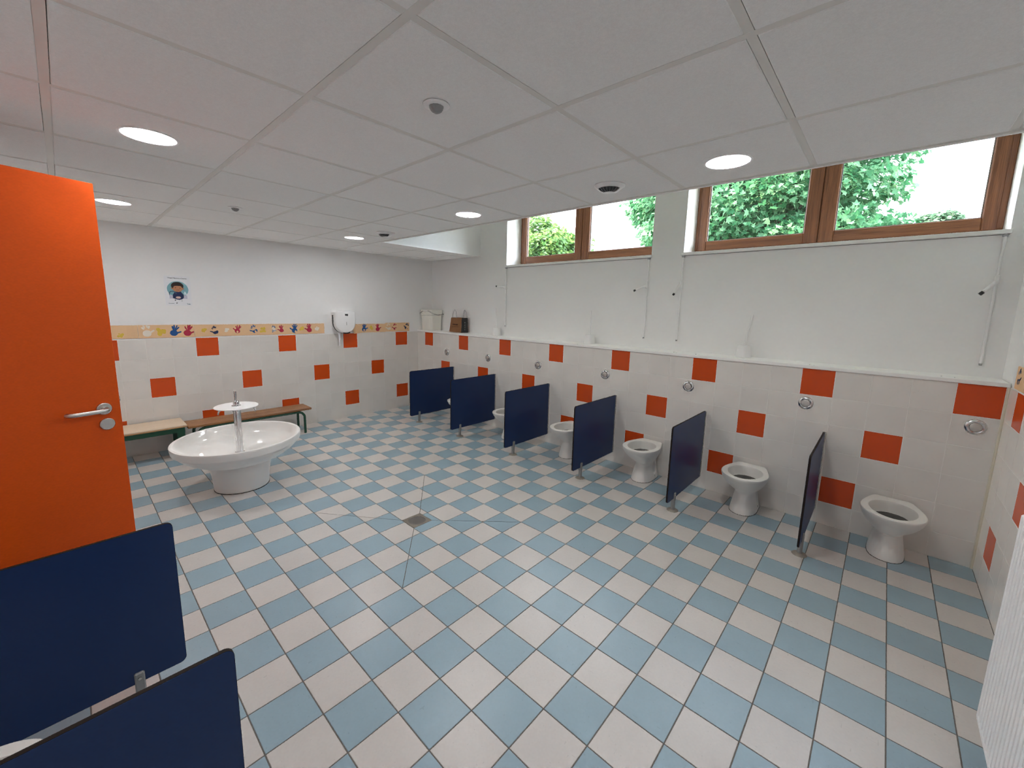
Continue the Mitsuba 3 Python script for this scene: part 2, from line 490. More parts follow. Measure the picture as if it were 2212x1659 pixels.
# ------------------------------------------------------------------ downlights and ceiling sensors
place = {(0, 0): 'in the far row on the toilet side', (0, 1): 'halfway along the toilet side of the ceiling', (0, 2): 'close to the nearest large window',
         (1, 0): 'at far left, partly behind the orange door', (1, 1): 'at left above the orange door, largest in view', (1, 2): 'straight above the camera'}
ring = lathe([[0.0945, 0.006], [0.0945, -0.0015], [0.099, -0.003], [0.1045, -0.0015], [0.106, 0.006]], 56)
glow = lathe([[0.0, 0.0], [0.0945, 0.0], [0.0945, 0.004], [0.0, 0.004]], 56)
for a, x in enumerate((1.540, 3.390)):
    for b, y in enumerate((1.093, 2.934, 4.775)):
        t = thing('ceiling_downlight', f'round glowing ceiling downlight {place[(a, b)]}', 'ceiling light', 'recessed round downlights')
        obj('trim_ring', ring, 'm_white_plastic', t, smooth=40, tw=T().translate([x, y, ZC]), share='dl_ring')
        obj('diffuser', glow, 'm_white_plastic', t, smooth=30, tw=T().translate([x, y, ZC - 0.0012]), emitter={'type': 'area', 'radiance': {'type': 'rgb', 'value': list(LAMP)}})
for (x, y), lab in zip(((2.757, 4.150), (2.762, 1.66)), ('small round motion sensor with a grey dome in the ceiling panel nearest the camera', 'small round motion sensor with a grey dome in the far left ceiling panel')):
    t = thing('motion_sensor', lab, 'motion sensor', 'round motion sensors')
    obj('flange', lathe([[0.024, 0.0], [0.026, -0.006], [0.042, -0.0045], [0.0465, -0.002], [0.0465, 0.0]], 40), 'm_white_plastic', t, smooth=40, tw=T().translate([x, y, ZC - 0.001]), share='ms_flange')
    obj('dome', lathe([[0.0, -0.026], [0.010, -0.0245], [0.019, -0.019], [0.024, -0.011], [0.026, 0.0], [0, 0]], 32), 'm_lens', t, smooth=40, tw=T().translate([x, y, ZC - 0.002]), share='ms_dome')


def detector(x, y, lab):
    t = thing('ceiling_detector', lab, 'presence detector', 'large domed ceiling detectors')
    prof = [[0.0, -0.036], [0.034, -0.0355], [0.048, -0.031], [0.062, -0.021], [0.078, -0.009], [0.0885, -0.003], [0.089, 0.0], [0.0, 0.0]]
    body = lathe(prof, 64)
    obj('housing', body, 'm_white_plastic', t, smooth=50, tw=T().translate([x, y, ZC - 0.001]), share='det')
    # curved dark lens wrapped round the room-facing side (towards the camera is +X +Y)
    R = [[0.030, -0.0375], [0.050, -0.032], [0.063, -0.0222], [0.0655, -0.0202]]
    rows, a0, a1 = [], math.radians(-38), math.radians(90)
    for rr, zz in R:
        rows.append(np.array([[rr * math.cos(a) * 1.012, rr * math.sin(a) * 1.012, zz - 0.0006] for a in np.linspace(a0, a1, 24)]))
    V, F = np.vstack(rows), []
    for i in range(3):
        for k in range(23):
            p = i * 24 + k
            F += [[p, p + 1, p + 25], [p, p + 25, p + 24]]
    ln = obj('lens', trimesh.Trimesh(V, F, process=False), 'm_black_gloss', t, smooth=60, tw=T().translate([x, y, ZC - 0.001]), share='det_lens')
    fins = []
    for q in np.linspace(0.15, 0.95, 7):
        a = a0 + (a1 - a0) * q
        fins.append(tube([[rr * math.cos(a) * 1.02, rr * math.sin(a) * 1.02, zz - 0.001] for rr, zz in R], 0.0009, 5))
    obj('rib', cat(fins), 'm_grey_plastic', ln, tw=T().translate([x, y, ZC - 0.001]), share='det_fins')
    mk = bx(-0.012, 0.012, -0.0012, 0.0012, -0.0004, 0.0004)
    ang = math.radians(-14)
    obj('marking', mk, 'm_grey_plastic', t, tw=T().translate([x + 0.024 * math.cos(ang), y + 0.024 * math.sin(ang), ZC - 0.0370]).rotate([0, 0, 1], 112), share='det_mark')


detector(1.545, 4.155, 'white domed detector with dark lens at the ceiling edge before the smaller window')
detector(1.500, 1.66, 'white domed presence detector with dark lens on far ceiling beside two downlights')

# ------------------------------------------------------------------ windows
xf = XW - 0.28                                        # inner face of the wooden frames


def window(n, a, b, label):
    w = structure(f'window_{n}', label)
    zb, zt = 2.118, ZH
    fw, d = 0.045, 0.07
    mid = {1: 2.594, 2: 4.905}[n]
    for nm, m, mat in (('frame', bx(xf - d, xf, a, b, zb, zb + fw, 0.003), 'm_sash_y'), ('frame', bx(xf - d, xf, a, b, zt - fw, zt, 0.003), 'm_sash_y'),
                       ('frame', bx(xf - d, xf, a, a + fw, zb + fw, zt - fw, 0.003), 'm_sash_z'), ('frame', bx(xf - d, xf, b - fw, b, zb + fw, zt - fw, 0.003), 'm_sash_z')):
        obj(nm, m, mat, w)
    for s, (p, q) in enumerate(((a + 0.03, mid - 0.003), (mid + 0.003, b - 0.03))):
        x1 = xf + 0.012
        z0, z1, sw = zb + 0.035, zt - 0.03, 0.074
        sl, sr = (0.074, 0.097) if s == 0 else (0.102, 0.074)
        sash = obj('sash', cat(bx(x1 - 0.06, x1, p + sl, q - sr, z0, z0 + 0.088, 0.005), bx(x1 - 0.06, x1, p + sl, q - sr, z1 - sw, z1, 0.005)), 'm_sash_y', w)
        obj('stile', bx(x1 - 0.06, x1, p, p + sl, z0, z1, 0.005), 'm_sash_z', sash)
        obj('stile', bx(x1 - 0.06, x1, q - sr, q, z0, z1, 0.005), 'm_sash_z', sash)
        obj('pane', bx(x1 - 0.032, x1 - 0.028, p + sl - 0.008, q - sr + 0.008, z0 + 0.08, z1 - sw + 0.008) if False else
            put(extr(sbox(p + sl - 0.006, z0 + 0.082, q - sr + 0.006, z1 - sw + 0.006), 0.0001), (x1 - 0.03, 0, 0), (0, 1, 0), (0, 0, 1)).slice_plane((x1 - 0.02995, 0, 0), (1, 0, 0)), 'm_glass', sash)
        bead = sbox(p + sl - 0.004, z0 + 0.084, q - sr + 0.004, z1 - sw + 0.004).difference(sbox(p + sl + 0.007, z0 + 0.094, q - sr - 0.007, z1))
        obj('gasket', put(extr(bead, 0.006), (x1 - 0.028, 0, 0), (0, 1, 0), (0, 0, 1)), 'm_grey_plastic', sash)
    obj('mullion', bx(xf - d, xf - 0.012, mid - 0.045, mid + 0.045, zb + fw, zt - fw, 0.003), 'm_sash_z', w)
    obj('sill', bx(xf - 0.01, XW + 0.028, a - 0.015, b + 0.008, 2.086, ZS, 0.003), 'm_white_board', w)
    for k in range(3):
        y = a + 0.28 + k * 0.62
        obj('vent_catch', bx(xf + 0.011, xf + 0.024, y, y + 0.028, ZS, ZS + 0.012, 0.002), 'm_grey_plastic', w)


window(1, *WIN[0], 'smaller looking wood-framed window further from the camera with sky and a yellow-green tree')
window(2, *WIN[1], 'nearest wood-framed double window with maple leaves and bright sky')
labels['trim_1'] = {'label': 'cream silicone bead up the tiled corner below the ledge at far right', 'kind': 'structure'}
scene['trim_1'] = mikit.ply(cyl((0.004, YF - 0.004, 0), (0.004, YF - 0.004, ZT), 0.0075, 10), 'm_silicone', 40)

# window winders: rod, gearbox with crank
for (y, z0, z1, cr, zc), lab in zip(((1.624, 1.326, 2.088, (-0.10, 0.02), 1.83), (3.588, 1.296, 2.088, (-0.09, -0.035), 1.815), (3.926, 1.292, 2.088, (-0.035, -0.07), 1.815), (5.898, 1.274, 2.088, (-0.055, -0.06), 1.80)),
        ('white window winder rod with crank at the left end of the far window sill', 'white window winder rod with crank at the right end of the far window sill', 'white window winder rod with crank at the left end of the near window sill', 'white window winder rod with crank at the right end of the near window sill')):
    t = thing('window_winder', lab, 'window winder', 'window winder rods')
    obj('rod', cyl((XW + 0.014, y, z0), (XW + 0.014, y, z1), 0.0078, 14), 'm_white_plastic', t, smooth=40)
    obj('rod_tip', cyl((XW + 0.014, y, z0 - 0.014), (XW + 0.014, y, z0), 0.0084, 14), 'm_grey_plastic', t, smooth=40)
    obj('gear_housing', bx(XW + 0.001, XW + 0.036, y - 0.011, y + 0.011, zc - 0.028, zc + 0.034, 0.005), 'm_white_plastic', t)
    e = np.array([XW + 0.075, y + cr[0], zc + cr[1] - 0.012])
    obj('crank', tube([(XW + 0.034, y, zc - 0.004), (XW + 0.052, y + 0.3 * cr[0], zc + 0.3 * cr[1] - 0.004), (XW + 0.066, y + 0.72 * cr[0], zc + 0.75 * cr[1] - 0.008), e], [0.012, 0.0115, 0.0105, 0.0105], 12), 'm_white_plastic', t, smooth=50)
    obj('crank_knob', cyl(e, e + np.array([0.004, cr[0], cr[1]]) / np.linalg.norm(cr) * 0.020, 0.0100, 14), 'm_dark', t, smooth=40)
    obj('cable_clip', bx(XW + 0.001, XW + 0.022, y - 0.012, y + 0.012, 2.068, 2.084, 0.002), 'm_grey_plastic', t)

# ------------------------------------------------------------------ ledge shelf
t = thing('ledge_shelf', 'long white ledge board running along the right wall above the tiles', 'shelf')
obj('board', bx(XW, 0.006, 0.0, YF - 0.001, ZT + 0.0005, 1.186, 0.002), 'm_white_board', t)
obj('front_lip', bx(0.004, 0.014, 0.0, YF - 0.001, ZT - 0.001, 1.1895, 0.003), 'm_white_board', t)
for y in (1.62, 1.70, 1.86, 2.95, 3.98, 4.02, 4.18, 4.22, 5.02, 5.05, 5.72, 5.78):
    sx = -0.02 - 0.09 * ((int(y * 100) % 7) / 7)
    obj('screw', cyl((sx, y, 1.1855), (sx, y, 1.1868), 0.0042, 10), 'm_dark', t)

# ------------------------------------------------------------------ toilets
RIM = [(0.020, 0.097), (0.060, 0.112), (0.120, 0.134), (0.190, 0.154), (0.250, 0.162), (0.310, 0.156), (0.360, 0.137), (0.398, 0.106), (0.422, 0.062), (0.431, 0.020)]
BASE = [(0.030, 0.088), (0.070, 0.091), (0.110, 0.093), (0.150, 0.095), (0.190, 0.094), (0.230, 0.088), (0.262, 0.076), (0.286, 0.056), (0.301, 0.032), (0.306, 0.010)]
NECK = [(0.030, 0.058), (0.060, 0.061), (0.090, 0.064), (0.120, 0.068), (0.150, 0.071), (0.185, 0.070), (0.215, 0.062), (0.238, 0.048), (0.252, 0.028), (0.257, 0.009)]


def ring_of(half, z, n=88, s=1.0, inset=0.0):
    p = np.array(half)
    loop = np.vstack([np.stack([p[:, 0], p[:, 1]], 1), np.stack([p[::-1, 0], -p[::-1, 1]], 1)])
    poly = Polygon(loop)
    if inset: poly = poly.buffer(-inset, join_style=1)
    c = np.array(poly.exterior.coords)[:-1]
    if Polygon(c).exterior.is_ccw is False: c = c[::-1]
    k0 = np.argmin(np.hypot(c[:, 0] - c[:, 0].min(), c[:, 1] - c[c[:, 0] < c[:, 0].min() + 1e-4, 1].min()))
    c = np.roll(c, -k0, axis=0)
    c = np.vstack([c, c[:1]])
    L = np.concatenate([[0], np.cumsum(np.hypot(*np.diff(c, axis=0).T))])
    s_ = np.linspace(0, L[-1], n, endpoint=False)
    q = np.stack([np.interp(s_, L, c[:, 0]), np.interp(s_, L, c[:, 1])], 1)
    for _ in range(2):
        q = 0.5 * q + 0.25 * np.roll(q, 1, 0) + 0.25 * np.roll(q, -1, 0)
    return np.column_stack([q, np.full(n, z)])


def lerp_ring(a, b, t, z):
    r = a * (1 - t) + b * t
    r[:, 2] = z
    return r


def toilet_mesh():
    rim, base, neck = ring_of(RIM, 0), ring_of(BASE, 0), ring_of(NECK, 0)
    R = [lerp_ring(base, neck, t, z) for t, z in ((0.0, 0.002), (0.0, 0.012), (0.12, 0.03), (0.36, 0.065), (0.66, 0.105), (0.90, 0.138))]
    R += [lerp_ring(neck, rim, t, z) for t, z in ((0.0, 0.158), (0.06, 0.172), (0.20, 0.190), (0.40, 0.212), (0.60, 0.238), (0.77, 0.264), (0.90, 0.290), (0.975, 0.314), (1.0, 0.326), (1.0, 0.331))]
    for i, z in ((0.0015, 0.3345), (0.0045, 0.3365)):
        R.append(ring_of(RIM, z, inset=i))
    out = man(loft(R))
    # bowl opening
    op = [(0.236 + 0.168 * math.cos(a) * (1.0 if math.cos(a) > 0 else 0.80), 0.118 * math.sin(a)) for a in np.linspace(0, 2 * math.pi, 64, endpoint=False)]
    op = np.array(op)
    cx = 0.236
    def bowl(s, dx, z):
        return np.column_stack([cx + dx + (op[:, 0] - cx) * s, op[:, 1] * s, np.full(64, z)])
    B = [bowl(*q) for q in ((0.10, -0.055, 0.205), (0.34, -0.050, 0.207), (0.50, -0.036, 0.216), (0.66, -0.022, 0.233), (0.80, -0.010, 0.256), (0.90, -0.003, 0.282), (0.955, 0.0, 0.306), (0.98, 0, 0.320), (0.99, 0.0, 0.330), (1.03, 0.0, 0.3395), (1.03, 0, 0.36))]
    out = out - man(loft(B))
    # recess behind the foot on both sides
    for s in (-1, 1):
        e = trimesh.creation.icosphere(subdivisions=3, radius=1.0)
        e.apply_scale((0.047, 0.060, 0.078))
        e.apply_translation((0.108, s * 0.097, 0.118))
        out = out - man(e)
    return tri(out)


TOILET = toilet_mesh()
GASK = loft([ring_of([(x, y + 0.002) for x, y in BASE], z) for z in (0.0, 0.003)])
ROUND = np.linspace(0, 2 * math.pi, 40, endpoint=False)
WATER = trimesh.Trimesh(np.array([[0, 0, 0]] + [[0.127 * math.cos(a) + 0.006, 0.0965 * math.sin(a), 0] for a in ROUND]), [[0, 1 + i, 1 + (i + 1) % 40] for i in range(40)], process=False)


def toilet(tw, lab):
    t = thing('toilet', lab, 'toilet', 'low white children\'s toilets without seats')
    obj('bowl', TOILET, 'm_porcelain', t, smooth=38, tw=tw, share='toilet')
    obj('floor_seal', GASK, 'm_dark', t, tw=tw, share='toilet_seal')
    obj('water', WATER, 'm_water', t, tw=tw @ T().translate([0.232, 0, 0.2635]), share='toilet_water')
    obj('outlet', cyl((0.0, 0, 0.085), (0.035, 0, 0.085), 0.05, 24), 'm_white_plastic', t, smooth=40, tw=tw, share='toilet_outlet')
    for s in (-1, 1):
        obj('bolt_cap', cyl((0.118, s * 0.078, 0.033), (0.118, s * 0.090, 0.033), 0.008, 12), 'm_dark', t, tw=tw, share=f'toilet_bolt{s}')
    return t


TY = [0.485, 1.335, 2.187, 3.045, 3.885, 4.737, 5.588]
names = ['farthest white toilet, in the corner bay behind the farthest blue partition', 'white toilet peeking out between the two farthest blue partitions', 'white toilet in the third bay from the far corner, half hidden by a partition',
         'white toilet in the fourth bay from the far corner, right side cut off', 'white toilet in the fifth bay, fully visible below the dark flush button', 'white toilet in the sixth bay, second nearest to the right-hand corner', 'nearest white toilet along the right wall, in its right-hand corner bay']
for y, n_ in zip(TY, names):
    toilet(T().translate([0, y, 0]), n_)
toilet(T().translate([XL, 3.91, 0]).rotate([0, 0, 1], 180), 'white toilet rim showing between the two big blue partitions at lower left')

# flush buttons
ord_ = ['farthest', 'second farthest', 'third from the far corner', 'fourth from the far corner', 'fifth from the far corner', 'second nearest', 'nearest']
plate = lathe([[0.0, 0.003], [0.030, 0.003], [0.031, 0.009], [0.036, 0.011], [0.044, 0.008], [0.0485, 0.003], [0.049, 0.0], [0, 0]], 48)
knob = lathe([[0.0, 0.016], [0.020, 0.0155], [0.0262, 0.0135], [0.028, 0.010], [0.028, 0.002], [0, 0.002]], 40)
for y, o in zip((0.722, 1.584, 2.434, 3.326, 4.169, 5.036, 5.896), ord_):
    t = thing('flush_button', f'round chrome flush button on the tiled right wall, {o} of seven', 'flush button', 'round chrome flush buttons')
    tw = T().translate([0.0005, y, 0.9015]).rotate([0, 1, 0], 90)
    obj('rosette', plate, 'm_chrome', t, smooth=35, tw=tw, share='flush_plate')
    obj('button', knob, 'm_steel', t, smooth=35, tw=tw, share='flush_knob')


# ------------------------------------------------------------------ blue partitions
def rpoly(x0, x1, z0, z1, r, corners):
    p = sbox(x0, z0, x1, z1)
    for c in corners:
        cx, cz = (x1 - r, z1 - r) if c == 't' else (x1 - r, z0 + r)
        sq = sbox(cx, cz, x1, z1) if c == 't' else sbox(cx, z0, x1, cz)
        p = p.difference(sq).union(Point(cx, cz).buffer(r, 12).intersection(sq))
    return p.buffer(0)


PL = 0.742
core = put(extr(rpoly(0.012, PL, 0.104, 0.708, 0.022, 'tb'), 0.0112), (0, 0.0056, 0), (1, 0, 0), (0, 0, 1))
facep = extr(rpoly(0.0125, PL - 0.001, 0.105, 0.707, 0.021, 'tb'), 0.0009)
face1 = put(facep, (0, -0.0056, 0), (1, 0, 0), (0, 0, 1))
face2 = face1.copy(); face2.apply_translation((0, 0.0121, 0))
stem = cat(cyl((0.60, 0, 0.012), (0.60, 0, 0.115), 0.0155, 20), bx(0.585, 0.615, -0.0155, 0.0155, 0.075, 0.150, 0.004))
flange = lathe([[0.0, 0.012], [0.017, 0.0118], [0.028, 0.0095], [0.039, 0.005], [0.0435, 0.001], [0.0435, 0.0], [0, 0]], 36, (0.60, 0, 0))
channel = bx(0.0005, 0.015, -0.0105, 0.0105, 0.108, 0.704, 0.001)
boltm = cyl((0.60, -0.019, 0.128), (0.60, 0.019, 0.128), 0.0055, 10)


def partition(tw, lab):
    t = thing('partition_panel', lab, 'partition', 'navy blue toilet partitions')
    obj('panel', core, 'm_core', t, tw=tw, share='pp_core')
    for f, k in ((face1, 1), (face2, 2)):
        obj('face', f, 'm_navy', t, tw=tw, share=f'pp_face{k}')
    ft = obj('foot', stem, 'm_foot_plastic', t, smooth=35, tw=tw, share='pp_foot')
    obj('flange', flange, 'm_foot_flange', ft, smooth=40, tw=tw, share='pp_flange')
    obj('bolt', boltm, 'm_steel', ft, tw=tw, share='pp_bolt')
    obj('wall_channel', channel, 'm_steel', t, tw=tw, share='pp_channel')


PY = [0.885, 1.731, 2.611, 3.463, 4.333, 5.171]
pl = ['farthest navy blue partition on the right wall, nearest the handprint wall', 'second farthest navy blue partition on the right wall', 'third navy blue partition from the far corner on the right wall', 'fourth navy blue partition from the far corner on the right wall',
      'fifth navy blue partition from the far corner on the right wall', 'nearest navy blue partition on the right wall, seen nearly edge-on']
for y, n_ in zip(PY, pl):
    partition(T().translate([0, y, 0]), n_)
partition(T().translate([XL - 0.018, 3.462, 0]).rotate([0, 0, 1], 180), 'large navy blue partition at lower left in front of the orange door')
partition(T().translate([XL - 0.018, 4.312, 0]).rotate([0, 0, 1], 180), 'largest navy blue partition in the bottom left corner, nearest the camera')

# ------------------------------------------------------------------ floor drain
t = thing('floor_drain', 'square metal floor drain with a round slotted grate set between cut floor tiles', 'drain')
x0, x1, y0, y1 = DR
dc = ((x0 + x1) / 2, (y0 + y1) / 2)
sq = sbox(x0, y0, x1, y1).difference(Point(dc).buffer(0.0615, 32))
m = extr(sq, 0.006); m.apply_translation((0, 0, -0.0062)); obj('frame', m, 'm_drain', t)
g = Point(dc).buffer(0.0595, 40)
holes = []
for rr, n_, ph in ((0.030, 20, 0), (0.042, 24, 0.13)):
    for k in range(n_):
        a = 2 * math.pi * k / n_ + ph
        holes.append(affinity.translate(affinity.rotate(sbox(-0.0048, -0.0019, 0.0048, 0.0019), a + (0.5 if rr < 0.04 else -0.5), use_radians=True, origin=(0, 0)), dc[0] + rr * math.cos(a), dc[1] + rr * math.sin(a)))
g = g.difference(unary_union(holes))
m = extr(g, 0.004); m.apply_translation((0, 0, -0.0058)); obj('grate', m, 'm_drain', t)
obj('sump', bx(x0 + 0.002, x1 - 0.002, y0 + 0.002, y1 - 0.002, -0.016, -0.0125), 'm_dark', t)

# ------------------------------------------------------------------ wash fountain
SX, SY = 2.815, 1.48
t = thing('wash_fountain', 'round white ceramic communal wash fountain on a pedestal in front of the benches', 'washbasin')
ztilt = T().translate([SX, SY, 0]) @ T().translate([0, 0, 0.43]).rotate([0, 1, 0], 1.1).translate([0, 0, -0.43])
basin = [[0.0, 0.232], [0.20, 0.236], [0.252, 0.238], [0.272, 0.242], [0.318, 0.262], [0.362, 0.288], [0.400, 0.317], [0.424, 0.342], [0.434, 0.3565], [0.436, 0.3625], [0.4445, 0.3645], [0.4515, 0.369], [0.456, 0.380], [0.4605, 0.414],
         [0.4615, 0.424], [0.459, 0.4295], [0.453, 0.4315], [0.444, 0.4312], [0.437, 0.428], [0.4335, 0.421], [0.424, 0.396], [0.404, 0.364], [0.372, 0.335], [0.325, 0.313], [0.26, 0.301], [0.16, 0.295], [0.05, 0.293], [0.0, 0.293]]
obj('basin', lathe(basin, 112), 'm_basin', t, smooth=32, tw=ztilt)
ped = [[0.0, 0.004], [0.197, 0.004], [0.199, 0.012], [0.202, 0.05], [0.208, 0.12], [0.219, 0.18], [0.236, 0.2265], [0.238, 0.2285], [0.225, 0.2285], [0.0, 0.2285]]
obj('pedestal', lathe(ped, 96), 'm_basin', t, smooth=32, tw=T().translate([SX, SY, 0]))
obj('floor_seal', lathe([[0, 0], [0.2005, 0], [0.2005, 0.004], [0, 0.004]], 80), 'm_dark', t, tw=T().translate([SX, SY, 0]))
obj('joint_seal', lathe([[0.15, 0.2285], [0.226, 0.2285], [0.226, 0.2365], [0.15, 0.2365]], 80), 'm_dark', t, tw=T().translate([SX, SY, 0]))
# relief maker's cartouche on the camera side of the bowl
a0 = math.atan2(CAM[1] - SY, CAM[0] - SX) - 0.10
def onbowl(s, h):
    # outer bowl surface between r .318/z .262 and r .40/z .317
    k = 0.5 + h
    r_, z_ = 0.318 + 0.082 * k, 0.262 + 0.055 * k
    a = a0 + s / 0.36
    return [SX + (r_ + 0.001) * math.cos(a), SY + (r_ + 0.001) * math.sin(a), z_ - 0.001]
car = [onbowl(0.075 * math.copysign(abs(math.cos(q)) ** 0.6, math.cos(q)), 0.34 * math.copysign(abs(math.sin(q)) ** 0.8, math.sin(q)) + 0.1 * math.sin(3 * q)) for q in np.linspace(0, 2 * math.pi, 60)]
rel = [tube(car, 0.0022, 6)] + [tube([onbowl(s - 0.008, -0.2), onbowl(s, 0.24), onbowl(s + 0.008, -0.2)], 0.0016, 6) for s in (-0.035, -0.008, 0.026, 0.045)]
obj('relief_mark', cat(rel), 'm_basin', t, smooth=50, label='faint raised cartouche moulded on the bowl front')
cp = (SX, SY, 0)
col_ = obj('column', lathe([[0, 0.292], [0.035, 0.292], [0.035, 0.297], [0.0255, 0.300], [0.0255, 0.655], [0, 0.655]], 40, cp), 'm_chrome', t, smooth=35)
obj('collar', lathe([[0.0258, 0.555], [0.0275, 0.558], [0.0275, 0.645], [0.0335, 0.665], [0.0340, 0.689], [0, 0.689]], 40, cp), 'm_chrome', col_, smooth=35)
disc_ = obj('spray_disc', lathe([[0, 0.688], [0.153, 0.688], [0.1565, 0.6895], [0.1575, 0.692], [0.1565, 0.6945], [0.153, 0.696], [0, 0.696]], 80, cp), 'm_white_plastic', t, smooth=35, label='white round disc carrying the spouts')
for k in range(6):
    a = math.radians(18 + 60 * k)
    u = np.array([math.cos(a), math.sin(a)])
    P = [(SX + u[0] * r_, SY + u[1] * r_, z_) for r_, z_ in ((0.128, 0.690), (0.128, 0.684), (0.133, 0.678), (0.141, 0.671), (0.146, 0.662), (0.147, 0.648))]
    obj('spout', tube(P, 0.0052, 10), 'm_chrome', disc_, smooth=45)
vl_ = obj('valve', lathe([[0, 0.696], [0.033, 0.696], [0.034, 0.699], [0.022, 0.703], [0.021, 0.727], [0.018, 0.735], [0.010, 0.741], [0, 0.742]], 36, cp), 'm_chrome', t, smooth=35)
obj('lever', lathe([[0, 0.735], [0.0075, 0.738], [0.0075, 0.75], [0.0105, 0.812], [0.0095, 0.818], [0, 0.820]], 20, (SX + 0.004, SY, 0)), 'm_chrome', vl_, smooth=35)

# ------------------------------------------------------------------ benches
t = thing('bench', 'long low bench with brown wooden plank and green tube frame behind the wash fountain', 'bench', None)
obj('seat', bx(1.79, 2.985, 0.10, 0.372, 0.281, 0.307, 0.006), 'm_bench_brown', t)
for y in (0.135, 0.352):
    P = [(1.870, y, 0.0), (1.870, y, 0.195)] + [(1.870 + 0.075 * (1 - math.cos(a)), y, 0.195 + 0.072 * math.sin(a)) for a in np.linspace(0.2, math.pi / 2, 7)]
    P += [(2.83 + 0.075 * math.sin(a), y, 0.195 + 0.072 * math.cos(a)) for a in np.linspace(0, math.pi / 2 - 0.2, 7)] + [(2.905, y, 0.195), (2.905, y, 0.0)]
    obj('frame_tube', tube(P, 0.0135, 12), 'm_green', t, smooth=50)
for x in (1.98, 2.80):
    obj('cross_rail', bx(x - 0.012, x + 0.012, 0.135, 0.352, 0.256, 0.281), 'm_green', t)
t = thing('bench', 'shorter low bench with a pale beige top and dark green rail beside the orange door', 'bench', None)
obj('seat', bx(2.992, 4.15, 0.035, 0.392, 0.322, 0.334, 0.002), 'm_bench_beige', t)
obj('edge_band', bx(2.990, 4.15, 0.034, 0.394, 0.312, 0.322, 0.001), 'm_bench_edge', t)
obj('front_rail', bx(3.01, 4.13, 0.362, 0.386, 0.264, 0.312, 0.002), 'm_green', t)
obj('rear_rail', bx(3.01, 4.13, 0.045, 0.069, 0.264, 0.312, 0.002), 'm_green', t)
obj('end_rail', bx(3.01, 3.034, 0.069, 0.362, 0.264, 0.312, 0.002), 'm_green', t)
for x in (3.012, 4.06):
    for y in (0.328, 0.046):
        obj('leg', cat(bx(x, x + 0.062, y + 0.052, y + 0.058, 0, 0.312), bx(x, x + 0.006, y, y + 0.058, 0, 0.312)), 'm_green', t)

# ------------------------------------------------------------------ orange door
t = structure('door_1', 'orange door standing open at the left edge, with steel lever handle')
fx, fy = 3.579, 2.838
hx, hy = XL - 0.006, 3.050
L = math.hypot(hx - fx, hy - fy)
ud = np.array([hx - fx, hy - fy, 0]) / L               # from free edge to hinge
nd = np.array([-ud[1], ud[0], 0])                      # towards the camera
o = np.array([fx, fy, 0.0])
M = np.eye(4); M[:3, 0], M[:3, 1], M[:3, 2], M[:3, 3] = ud, nd, (0, 0, 1), o
DT = T(M)
leafm = bx(0, L, -0.04, 0, 0.012, 2.04, 0.0015)
obj('leaf', leafm, 'm_door', t, tw=DT)
obj('latch', bx(-0.008, 0.0, -0.026, -0.014, 1.085, 1.11, 0.002), 'm_steel', t, tw=DT)
obj('strike_edge', bx(-0.0012, 0.0004, -0.031, -0.009, 0.94, 1.18), 'm_steel', t, tw=DT)
ros = lathe([[0.0, 0.0], [0.0265, 0.0], [0.0265, 0.006], [0.0245, 0.0082], [0.012, 0.0082], [0.011, 0.012], [0, 0.012]], 40)
face_to = T().rotate([1, 0, 0], -90)                   # lathe axis z -> +y (out of the leaf)
hxp, hz, kz = 0.058, 1.064, 0.993
hd = obj('handle', tube([(hxp, 0.006, hz), (hxp, 0.030, hz), (hxp + 0.003, 0.042, hz), (hxp + 0.010, 0.049, hz), (hxp + 0.020, 0.052, hz), (hxp + 0.05, 0.053, hz), (hxp + 0.105, 0.053, hz), (hxp + 0.118, 0.050, hz), (hxp + 0.126, 0.042, hz), (hxp + 0.129, 0.032, hz)], 0.0095, 16), 'm_steel', t, smooth=50, tw=DT, label='brushed steel lever handle')
obj('rosette', ros, 'm_steel', hd, smooth=35, tw=DT @ T().translate([hxp, 0, hz]) @ face_to)
obj('lock_cover', lathe([[0.0, 0.0], [0.0265, 0.0], [0.0265, 0.007], [0.0245, 0.0088], [0, 0.0088]], 40), 'm_steel', t, smooth=35, tw=DT @ T().translate([hxp - 0.004, 0, kz]) @ face_to, label='round blank steel lock cover')
for z in (0.25, 1.0, 1.8):
    obj('hinge', cyl((L + 0.002, 0.004, z - 0.045), (L + 0.002, 0.004, z + 0.045), 0.008, 12), 'm_steel', t, smooth=40, tw=DT)
fr = structure('trim_2', 'grey door frame around the doorway in the left wall')
obj('jamb', cat(bx(XL - 0.004, XL + 0.2, DY0, DY0 + 0.03, 0, DZ), bx(XL + 0.012, XL + 0.2, DY1 - 0.03, DY1, 0, DZ), bx(XL - 0.004, XL + 0.2, DY0, DY1, DZ - 0.012, DZ + 0.02)), 'm_grid_bar', fr)

